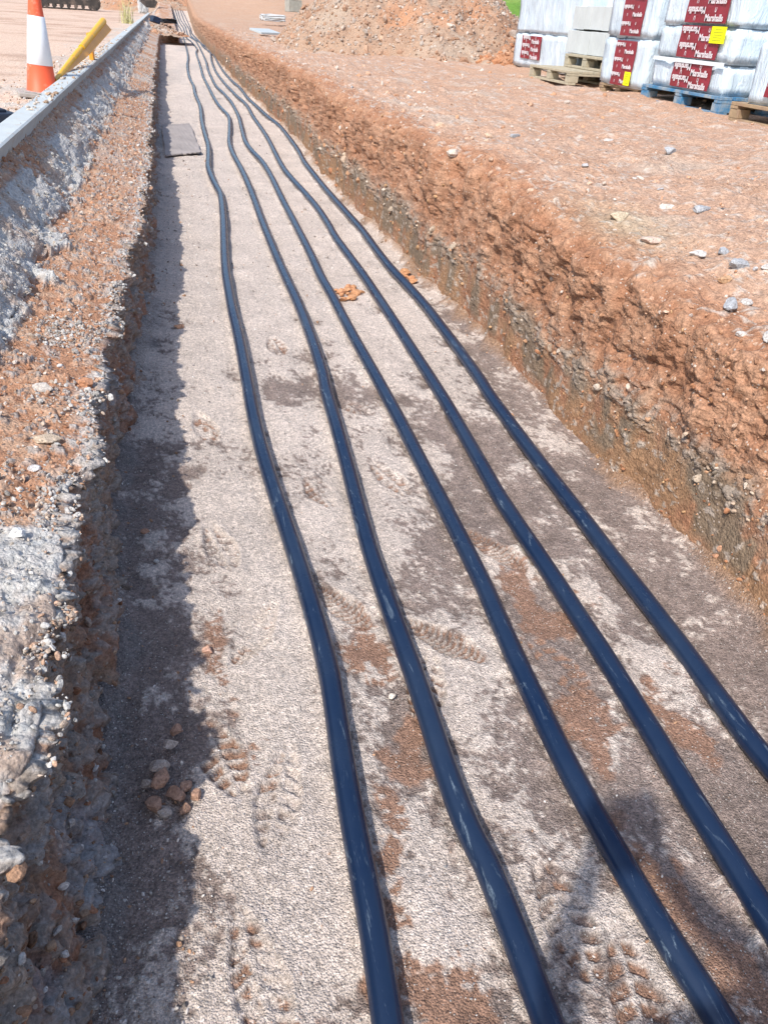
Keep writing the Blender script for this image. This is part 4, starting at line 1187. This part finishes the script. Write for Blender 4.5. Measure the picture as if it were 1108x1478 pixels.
def rumple(name, X0, Y0, Y1, z0, z1, depth, mat, parent, org, amp=.012, bulge=0.0, seed=1, taper=.0):
    """box of stretch-wrapped slabs: subdivided, softened and creased"""
    bm = bmesh.new()
    W = Y1 - Y0; Hh = z1 - z0
    bmesh.ops.create_cube(bm, size=1)
    bmesh.ops.scale(bm, vec=(depth, W, Hh), verts=bm.verts)
    bmesh.ops.bevel(bm, geom=bm.edges[:], offset=.022, segments=2, affect='EDGES')
    for _ in range(5):
        es = [e for e in bm.edges if e.calc_length() > .07]
        if not es: break
        bmesh.ops.subdivide_edges(bm, edges=es, cuts=1, use_grid_fill=True)
    V = np.array([v.co[:] for v in bm.verts])
    q = V + seed * 3.1
    dd = amp * fbm(q * [1, 1, .45], 5, 3, seed) + amp * .7 * (1 - 2 * abs(vn(q * [1, 1, .35], 9, seed + 1)))
    c = V / (np.abs(V).max(0) + 1e-9)
    for v, dv, p in zip(bm.verts, dd, V):
        nrm = Vector((p[0] / depth, p[1] / W, p[2] / Hh * .4)).normalized()
        k = 1 - taper * (p[2] / Hh + .5)
        v.co = Vector((p[0] * k, p[1] * k, p[2])) + nrm * float(dv)
    bmesh.ops.translate(bm, vec=(X0 + depth / 2 - org[0], (Y0 + Y1) / 2 - org[1], (z0 + z1) / 2 - org[2]), verts=bm.verts)
    bmesh.ops.triangulate(bm, faces=[f for f in bm.faces if len(f.verts) > 4])
    return finish(bm, name, mat, parent, True)

def text_mesh(body, size, flip=False):
    cu_ = bpy.data.curves.new('lettering', 'FONT')
    cu_.body = body; cu_.size = size; cu_.align_x = 'CENTER'; cu_.align_y = 'CENTER'; cu_.extrude = .0015; cu_.offset = size * .018
    to = bpy.data.objects.new('lettering', cu_)
    COL.objects.link(to)
    dg = bpy.context.evaluated_depsgraph_get()
    me = bpy.data.meshes.new_from_object(to.evaluated_get(dg))
    bpy.data.objects.remove(to)
    V = np.array([v.co[:] for v in me.vertices])
    F = [list(p.vertices) for p in me.polygons]
    bpy.data.meshes.remove(me)
    return V, F

def leaf_logo(s):
    """small open U / leaf mark printed beside the name"""
    V, F = [], []
    n = 14
    for k in range(n + 1):
        a = math.pi * (1.0 + k / n)
        for rr in (1.0, .55):
            V.append((math.cos(a) * rr * s * .38, math.sin(a) * rr * s * .55 + .1 * s, .0015))
    for k in range(n):
        F.append([2 * k, 2 * k + 1, 2 * k + 3, 2 * k + 2])
    b = len(V)
    for sx in (-1, 1):
        x0 = sx * s * .295
        b = len(V)
        V += [(x0 - s * .085, .1 * s, .0015), (x0 + s * .085, .1 * s, .0015), (x0 + s * .12 , .62 * s, .0015), (x0 - s * .03, .55 * s, .0015)]
        F.append([b, b + 1, b + 2, b + 3])
    return np.array(V), F

def red_label(parent, org, X, ya, yb, z0, z1, rows, size, lean=0.0, seed=0, both=True, phase=0):
    """dark red printed band on a face that looks towards -x; ya (left in view) > yb"""
    bm = bmesh.new()
    n = 8; mz = 10
    g = {}
    for i in range(n + 1):
        for j in range(mz + 1):
            u, v = i / n, j / mz
            xx = X - .024 - .004 * math.sin(u * 9 + v * 7 + seed)
            g[i, j] = bm.verts.new((xx - org[0], ya + (yb - ya) * u - org[1], z0 + (z1 - z0) * v - org[2]))
    for i in range(n):
        for j in range(mz):
            bm.faces.new((g[i, j], g[i + 1, j], g[i + 1, j + 1], g[i, j + 1]))
    gg = bmesh.ops.extrude_face_region(bm, geom=bm.faces[:])
    for v in [e for e in gg['geom'] if isinstance(e, bmesh.types.BMVert)]: v.co.x += .006
    W = ya - yb
    TV, TF = text_mesh('Marshalls', size)
    LV, LF = leaf_logo(size * .48)
    def put(V, Fc, cu_, cv_, inv):
        s = -1 if inv else 1
        vs = [bm.verts.new((X - .0335 - p[2] - org[0], ya - (cu_ + p[0] * s) - org[1], cv_ + p[1] * s - org[2])) for p in V]
        for f in Fc:
            try: bm.faces.new([vs[i] for i in f]).material_index = 1
            except ValueError: pass
    step = (z1 - z0) / rows
    for k in range(rows):
        zc = z1 - step * (k + .5)
        put(TV, TF, W * .27, zc + step * .24, True)
        put(LV, LF, W * .74, zc + step * .24, False)
        put(LV, LF, W * .26, zc - step * .22, True)
        put(TV, TF, W * .73, zc - step * .22, False)
    me = bpy.data.meshes.new('printed_label'); bmesh.ops.recalc_face_normals(bm, faces=bm.faces)
    bm.to_mesh(me); bm.free()
    lab = link('printed_label', me, M_lab, parent); me.materials.append(M_print)
    return lab

def sticker(parent, org, X, ya, yb, z0, z1):
    bm = bmesh.new()
    bx(bm, (X - .040 - org[0], (ya + yb) / 2 - org[1], (z0 + z1) / 2 - org[2]), (.004, abs(ya - yb), z1 - z0), 0)
    s = finish(bm, 'yellow_sticker', M_stick, parent)
    bm = bmesh.new()
    for k in range(5):
        zz = z1 - (z1 - z0) * (.18 + k * .16)
        bx(bm, (X - .043 - org[0], (ya + yb) / 2 - org[1], zz - org[2]), (.002, abs(ya - yb) * random.uniform(.45, .8), .006), 0)
    finish(bm, 'small_print', M_ink, s)

def slabs(parent, org, X, Y0, Y1, z0, z1, depth, n, mat=M_slab, name='slab_row'):
    bm = bmesh.new()
    w = (Y1 - Y0) / n
    for i in range(n):
        bx(bm, (X + depth / 2 - org[0] + random.uniform(-.006, .006), Y0 + w * (i + .5) - org[1], (z0 + z1) / 2 - org[2] + random.uniform(-.004, .004)),
           (depth, w - .008, z1 - z0), 0, .004)
    return finish(bm, name, mat, parent)

ZG = .815
def wrapped_pack(X, Y0, Y1, tiers, z0, depth, label, seed, org=None):
    org = (X, Y0, z0)
    root = tag(empty('wrapped_pack', org), label, 'pack')
    z = z0
    for i, h in enumerate(tiers):
        rumple('wrapped_tier', X + .004 * i, Y0, Y1, z, z + h - .012, depth, M_wrap, root, org, seed=seed + i, amp=.014)
        if i < len(tiers) - 1:
            bm = bmesh.new()
            bx(bm, (depth / 2, (Y1 - Y0) / 2, z + h - .006 - z0), (depth - .05, Y1 - Y0 - .05, .03), 0)
            finish(bm, 'tier_gap', M_gap, root)
        z += h
    return root, org

# A : first pack (far left)
pallet(6.0, 12.35, 14.75, ZG - .10, M_wood, 'dark wooden pallet sunk in the earth under the far left pack')
A, oa = wrapped_pack(5.95, 12.3, 14.8, (.50, .62), ZG + .04, 1.2, 'plastic wrapped pack at the left end of the row with a small red label', 3)
red_label(A, oa, 5.95, 14.42, 13.62, ZG + .17, ZG + .50, 3, .085, seed=1)
# A2 : pack behind with red top label
B, ob = wrapped_pack(6.75, 11.0, 12.9, (.62, .62), ZG, 1.1, 'plastic wrapped pack standing behind the unwrapped grey slabs', 6)
red_label(B, ob, 6.75, 12.85, 11.35, ZG + .62, ZG + 1.0, 2, .12, seed=2)
# C : pallets with unwrapped slabs
pallet(5.25, 10.95, 12.35, ZG - .005, M_oldwood, 'empty weathered wooden pallet on the ground, lower one of the stacked two', 'stacked wooden pallets', depth=1.3)
pallet(5.72, 10.9, 12.2, ZG + .165, M_oldwood, 'upper wooden pallet carrying the unwrapped grey slabs', 'stacked wooden pallets', depth=1.1)
oc = (5.85, 10.8, ZG + .33)
Cc = tag(empty('slab_stack', oc), 'two rows of unwrapped upright grey paving slabs on wooden pallets', 'slab stack')
slabs(Cc, oc, 5.85, 10.85, 12.5, ZG + .335, ZG + .62, .9, 11)
slabs(Cc, oc, 5.88, 10.75, 12.45, ZG + .64, ZG + .92, .9, 9)
# D : pack with a tall narrow red band
pallet(5.32, 9.22, 10.2, ZG - .07, M_wood, 'dark wooden pallet under the pack with the narrow red band', depth=1.1)
D, od = wrapped_pack(5.3, 9.15, 10.2, (.50, .55), ZG + .09, 1.1, 'plastic wrapped pack with a narrow red band and a yellow sticker at its foot', 9)
red_label(D, od, 5.3, 9.86, 9.38, ZG + .10, ZG + .56, 3, .058, seed=3)
red_label(D, od, 5.3, 9.84, 9.36, ZG + .61, ZG + 1.1, 3, .058, seed=4)
sticker(D, od, 5.3, 9.50, 9.36, ZG + .11, ZG + .25)
# E : tall stack on the blue pallet
pallet(5.2, 7.42, 8.95, ZG, M_blue, 'blue painted wooden pallet under the tall wrapped pack', depth=1.15)
Ee, oe = wrapped_pack(5.24, 7.5, 8.85, (.27, .30, .62), ZG + .167, 1.1, 'tallest wrapped pack with large red labels, standing on the blue pallet', 12)
red_label(Ee, oe, 5.24, 8.42, 7.72, ZG + .19, ZG + .41, 2, .082, seed=5)
red_label(Ee, oe, 5.24, 8.42, 7.72, ZG + .46, ZG + .74, 2, .082, seed=6)
red_label(Ee, oe, 5.24, 8.40, 7.70, ZG + .765, ZG + 1.2, 3, .082, seed=7)
sticker(Ee, oe, 5.24, 7.86, 7.62, ZG + .60, ZG + .74)
bm = bmesh.new()
bx(bm, (-.036, .68, .262), (.008, 1.30, .035), 0)
finish(bm, 'strap', M_band, Ee)
# F : last pack at the right
pallet(5.22, 5.85, 7.28, ZG - .02, M_wood, 'wooden pallet at the right end of the row under the last pack', depth=1.15)
Ff, of = wrapped_pack(5.26, 5.9, 7.12, (.52,), ZG + .145, 1.1, 'low plastic wrapped pack at the right end of the row', 15)
red_label(Ff, of, 5.26, 6.86, 6.2, ZG + .22, ZG + .62, 3, .082, seed=8)
G_, og = wrapped_pack(6.6, 5.8, 7.6, (.6, .6), ZG, 1.1, 'plastic wrapped pack standing behind the last pack at the right', 18)
H_, oh = wrapped_pack(6.6, 8.2, 10.2, (.6, .6), ZG, 1.1, 'plastic wrapped pack in the second row behind the narrow red band', 21)

# ------------------------------------------------------------------ excavator far down the road
M_steel = plain_mat('track_steel', (.045, .038, .034), .6, .3, 4, dirt=(.20, .15, .12), dscale=2, dth=(.5, .7))
M_xorange = plain_mat('digger_paint', (.55, .16, .02), .4, .06, 3, dirt=(.4, .3, .22), dscale=1.5, dth=(.6, .75))
M_glass = plain_mat('dark_glass', (.02, .025, .03), .08, .1, 3, spec=.8)
def excavator():
    root = tag(empty('excavator', (-6.4, 67, .62), .08), 'tracked digger parked far down the dusty road', 'digger')
    for yy in (-1.15, 1.15):
        bm = bmesh.new()
        n = 54
        L_, Rr = 1.65, .42
        pts = []
        for i in range(n):
            t = i / n * (4 * L_ + 2 * math.pi * Rr)
            if t < 2 * L_: p = (-L_ + t, 2 * Rr, math.pi / 2)
            elif t < 2 * L_ + math.pi * Rr:
                a = math.pi / 2 - (t - 2 * L_) / Rr; p = (L_ + Rr * math.cos(a), Rr + Rr * math.sin(a), a)
            elif t < 4 * L_ + math.pi * Rr: p = (L_ - (t - 2 * L_ - math.pi * Rr), 0, -math.pi / 2)
            else:
                a = -math.pi / 2 - (t - 4 * L_ - math.pi * Rr) / Rr; p = (-L_ + Rr * math.cos(a), Rr + Rr * math.sin(a), a)
            M = Matrix.Translation((p[0], yy, p[1] + .04)) @ Matrix.Rotation(-(p[2] - math.pi / 2), 4, 'Y')
            bx(bm, (0, 0, 0), (.17, .55, .05), 0, 0, M)
            bx(bm, (0, 0, .035), (.03, .55, .05), 0, 0, M)
        tr = finish(bm, 'track', M_steel, root)
        bm = bmesh.new()
        bx(bm, (0, yy, .45), (3.0, .34, .34), 0, .03)
        finish(bm, 'track_frame', M_steel, root)
        for i in range(7):
            bm = bmesh.new(); xx = -1.4 + i * .466
            tube(bm, (xx, yy - .2, .20), (xx, yy + .2, .20), .12, seg=16)
            finish(bm, 'roller', M_steel, root)
        for xx in (-L_, L_):
            bm = bmesh.new(); tube(bm, (xx, yy - .16, .46), (xx, yy + .16, .46), .36, seg=24)
            finish(bm, 'sprocket', M_steel, root)
    bm = bmesh.new(); bx(bm, (0, 0, .62), (1.6, 2.0, .35), 0, .05); tube(bm, (0, 0, .78), (0, 0, .98), .7, seg=28)
    finish(bm, 'chassis', M_steel, root)
    bm = bmesh.new(); bx(bm, (-.6, 0, 1.45), (3.0, 2.5, .85), 0, .10); bx(bm, (-1.7, 0, 1.6), (.9, 2.45, 1.1), 0, .15)
    finish(bm, 'body', M_xorange, root)
    bm = bmesh.new(); bx(bm, (.45, .72, 2.15), (1.5, .95, 1.5), 0, .10)
    cb = finish(bm, 'cab', M_xorange, root)
    bm = bmesh.new(); bx(bm, (1.19, .72, 2.25), (.04, .78, 1.1), 0, .01); bx(bm, (.5, 1.19, 2.3), (1.1, .04, .85), 0, .01); bx(bm, (.5, .25, 2.3), (1.1, .04, .85), 0, .01)
    finish(bm, 'window', M_glass, cb)
    bm = bmesh.new()
    for (a, b, w) in (((.6, -.3, 1.6), (3.2, -.3, 3.6), .32), ((3.2, -.3, 3.6), (5.0, -.3, 3.0), .30)):
        tube(bm, a, b, w * .8, w * .55, 8)
    finish(bm, 'boom', M_xorange, root)
    bm = bmesh.new(); tube(bm, (4.7, -.3, 3.4), (5.4, -.3, 1.1), .22, .14, 8)
    finish(bm, 'stick', M_xorange, root)
    bm = bmesh.new()
    prof = [(-.5, 0), (-.1, -.35), (.45, -.35), (.65, .0), (.2, .35), (-.3, .4)]
    a = [bm.verts.new((5.3 + p[0], -.85, .75 + p[1])) for p in prof]; b = [bm.verts.new((5.3 + p[0], .25, .75 + p[1])) for p in prof]
    bm.faces.new(a); bm.faces.new(b[::-1])
    for i in range(len(prof)): bm.faces.new((a[i], a[(i + 1) % 6], b[(i + 1) % 6], b[i]))
    finish(bm, 'bucket', M_steel, root)
excavator()

# ------------------------------------------------------------------ fence posts and trees behind
M_post = plain_mat('timber_post', (.42, .36, .2), .85, .2, 10)
M_wire = plain_mat('wire', (.3, .3, .3), .5, .1, 5, metal=.8)
def fz(x, y):
    dd = x - (2.5 + .16 * y)
    s = lambda a, b, v: (lambda t: t * t * (3 - 2 * t))(min(1, max(0, (v - a) / (b - a))))
    return .98 + 3.3 * s(0, 34, dd) + 1.6 * s(26, 70, y)
for i in range(9):
    x, y = 13.0 + 2.9 * i, 36.0 - 1.2 * i
    bm = bmesh.new()
    zz = fz(x, y)
    tube(bm, (0, 0, -.2), (0, 0, 1.25), .06, .055, 10); tube(bm, (0, 0, 1.25), (0, 0, 1.30), .055, .02, 10)
    o = finish(bm, 'fence_post', M_post, None, False, (x, y, zz))
    tag(o, 'round timber post in the line at the edge of the grass field', 'fence post', 'timber posts along the grass field')

def leaf_mat(name, c1, c2):
    mt, nt, b = newmat(name)
    oi = N(nt, 'ShaderNodeTexCoord')
    n1 = noise_node(nt, oi.outputs['Object'], 1.2, 4, .6)
    r = ramp(nt, n1.outputs[0], [(.35, c1), (.65, c2)])
    nt.links.new(r.outputs[0], b.inputs['Base Color'])
    b.inputs['Roughness'].default_value = .6
    return mt
M_leaf = leaf_mat('foliage', (.025, .055, .015), (.06, .11, .03))
M_bark = plain_mat('bark', (.11, .085, .06), .9, .3, 5, .02, 12)
def tree(x, y, z, h, w, label, seed):
    r = np.random.default_rng(seed)
    root = tag(empty('tree', (x, y, z)), label, 'tree', 'trees behind the grass field')
    bm = bmesh.new()
    tube(bm, (0, 0, -.3), (.1, 0, h * .45), .22, .13, 10)
    for k in range(6):
        a = k * 1.05 + seed
        tube(bm, (.05, 0, h * (.25 + .04 * k)), (math.cos(a) * w * .32, math.sin(a) * w * .32, h * (.55 + .05 * k)), .09, .03, 7)
    finish(bm, 'trunk', M_bark, root, True)
    nC = 34
    cc = r.normal(size=(nC, 3)); cc /= np.linalg.norm(cc, axis=1)[:, None]
    cc *= r.uniform(.25, 1, (nC, 1)) ** .6
    cc = cc * [w * .42, w * .42, h * .36] + [0, 0, h * .60]
    n = 6500
    k = r.integers(0, nC, n)
    p = r.normal(size=(n, 3)); p /= np.linalg.norm(p, axis=1)[:, None]
    rad = w * r.uniform(.10, .17, nC)
    P = cc[k] + p * (rad[k] * r.uniform(.6, 1.08, n))[:, None]
    s = r.uniform(.07, .15, n)
    R = rand_rot(n, r)
    q = np.array([[-1, -.5, 0], [1, -.5, 0], [1.1, .5, .2], [-1, .5, .1]])
    V = np.einsum('nij,vj->nvi', R, q) * s[:, None, None] + P[:, None]
    F = np.arange(n * 4).reshape(n, 4)
    mesh_np('crown', V.reshape(-1, 3), F, M_leaf, root, smooth=False)
for i, (x, y, h, w, lb) in enumerate([(17, 37, 6.5, 6.0, 'dark green bushy tree above the left end of the wrapped packs'), (23, 38, 7, 6.5, 'second dark green tree to the right behind the packs'),
                                     (30, 36, 7, 6.5, 'dark green tree behind the middle of the packs'), (37, 33, 7, 6.5, 'dark green tree at the right behind the packs'),
                                     (11, 62, 6, 6.5, 'small distant tree seen beyond the rubble heap'), (19, 66, 7, 7, 'distant tree hidden mostly by the rubble heap')]):
    tree(x, y, fz(x, y), h, w, lb, 60 + i)

# ------------------------------------------------------------------ the person whose shadow falls on the trench floor
def skinned(name, pts, edges, mat, parent, sub=2, loc=None):
    """pts: list of (x, y, z, r)"""
    me = bpy.data.meshes.new(name)
    me.from_pydata([p[:3] for p in pts], edges, [])
    o = bpy.data.objects.new(name, me); COL.objects.link(o)
    sk = o.modifiers.new('skin', 'SKIN'); sk.use_smooth_shade = True
    ss = o.modifiers.new('sub', 'SUBSURF'); ss.levels = sub; ss.render_levels = sub
    for i, v in enumerate(me.skin_vertices[0].data):
        r_ = pts[i][3]
        v.radius = r_ if isinstance(r_, tuple) else (r_, r_)
        v.use_root = (i == 0)
    dg = bpy.context.evaluated_depsgraph_get()
    m2 = bpy.data.meshes.new_from_object(o.evaluated_get(dg))
    bpy.data.objects.remove(o)
    o = link(name, m2, mat, parent)
    for p in m2.polygons: p.use_smooth = True
    return o
M_skin = plain_mat('skin', (.50, .30, .21), .55, .06, 12)
M_jacket = plain_mat('work_jacket', (.10, .11, .13), .85, .12, 8, .002, 40)
M_trouser = plain_mat('work_trousers', (.05, .055, .07), .85, .12, 8, .002, 40)
M_boot = plain_mat('boot_leather', (.09, .06, .04), .6, .15, 10)
M_hair = plain_mat('hair', (.05, .035, .025), .7, .2, 40)
def person():
    pts = [(0, -.50, .93, (.15, .11)), (0, -.49, 1.10, (.145, .10)), (0, -.47, 1.27, (.165, .11)), (0, -.45, 1.38, (.15, .09)), (0, -.43, 1.46, .058), (0, -.42, 1.52, .052),
           (0, -.405, 1.60, (.074, .088)), (0, -.41, 1.68, (.076, .092)), (0, -.41, 1.735, .055)]
    ed = [(i, i + 1) for i in range(8)]
    def add(ch, root):
        k = root
        for c in ch:
            pts.append(c); ed.append((k, len(pts) - 1)); k = len(pts) - 1
        return k
    W = {}
    for s in (-1, 1):
        add([(s * .10, -.50, .84, .090), (s * .115, -.475, .50, .060), (s * .12, -.50, .30, .056), (s * .125, -.53, .10, .042), (s * .13, -.46, .05, (.044, .040)), (s * .14, -.34, .035, (.046, .028))], 0)
        wr = (s * .070, -.075, 1.355, .026)
        add([(s * .19, -.44, 1.39, .062), (s * .235, -.36, 1.24, .048), (s * .24, -.27, 1.13, .043), (s * .15, -.16, 1.25, .036), wr, (s * .062, -.055, 1.40, (.034, .018)), (s * .060, -.045, 1.43, (.032, .015))], 3)
        palm = len(pts) - 1
        # four fingers reach round behind the phone, the thumb leaves the side of the palm
        for f, (dz, ln) in enumerate([(.024, 1.0), (.008, 1.1), (-.008, 1.0), (-.022, .8)]):
            add([(s * .072, -.036, 1.435 + dz, .0092), (s * .072, -.012 , 1.442 + dz, .0085), (s * (.072 - .016 * ln), .000 - .010, 1.447 + dz, .0078), (s * (.072 - .032 * ln), -.014, 1.450 + dz, .0070)], palm)
        add([(s * .058, -.044, 1.425, .012), (s * .048, -.036, 1.447, .0098), (s * .036, -.030, 1.462, .0085)], palm - 1)
    SX = .20
    pts = [(p[0] + SX * (1 - max(0, min(1, (p[1] + .44) / .28)) if p[2] > 1.1 else 1), p[1] + .03 * (p[2] > .2), p[2], p[3]) for p in pts]
    root = tag(empty('person', (0, -.5, 0)), 'person in dark work clothes whose shadow falls at the lower right', 'person')
    b = skinned('body', pts, ed, M_skin, root)
    me = b.data
    for mm in (M_jacket, M_trouser, M_boot, M_hair): me.materials.append(mm)
    for p in me.polygons:
        c = p.center
        if c.z < .13: p.material_index = 3
        elif c.z < .90: p.material_index = 2
        elif c.z < 1.47 and not (c.y > -.085): p.material_index = 1
        elif c.z > 1.66 and (c.y < -.40 or c.z > 1.73): p.material_index = 4
    for v in me.vertices: v.co.y += .5
    # face
    bm = bmesh.new()
    tube(bm, (SX, .213, 1.665), (SX, .230, 1.625), .008, .014, 10)
    finish(bm, 'nose', M_skin, root, True)
    for s in (-1, 1):
        bm = bmesh.new(); bmesh.ops.create_uvsphere(bm, u_segments=12, v_segments=8, radius=.012)
        finish(bm, 'eye', plain_mat('eye_white', (.6, .6, .58), .3), root, True, (SX + s * .031, .206, 1.662))
        bm = bmesh.new(); bmesh.ops.create_uvsphere(bm, u_segments=12, v_segments=8, radius=.03)
        bmesh.ops.scale(bm, vec=(.3, .6, 1), verts=bm.verts)
        finish(bm, 'ear', M_skin, root, True, (SX + s * .076, .115, 1.645))
    bm = bmesh.new(); bx(bm, (SX, .210, 1.592), (.045, .012, .010), 0, .003)
    finish(bm, 'mouth', plain_mat('lips', (.42, .17, .14), .5), root, True)
    # phone held just behind the viewpoint
    bm = bmesh.new()
    bx(bm, (0, 0, 0), (.075, .160, .008), 0, .003)
    R3 = Matrix((cr, cu, -cf)).transposed().to_4x4()
    bmesh.ops.transform(bm, matrix=R3, verts=bm.verts)
    c0 = Vector((0, 0, 1.47)) - cf * .009 - cu * .055
    o = finish(bm, 'phone', M_dark, None, False, c0)
    tag(o, 'thin dark phone held up in both hands by the person', 'phone')
person()
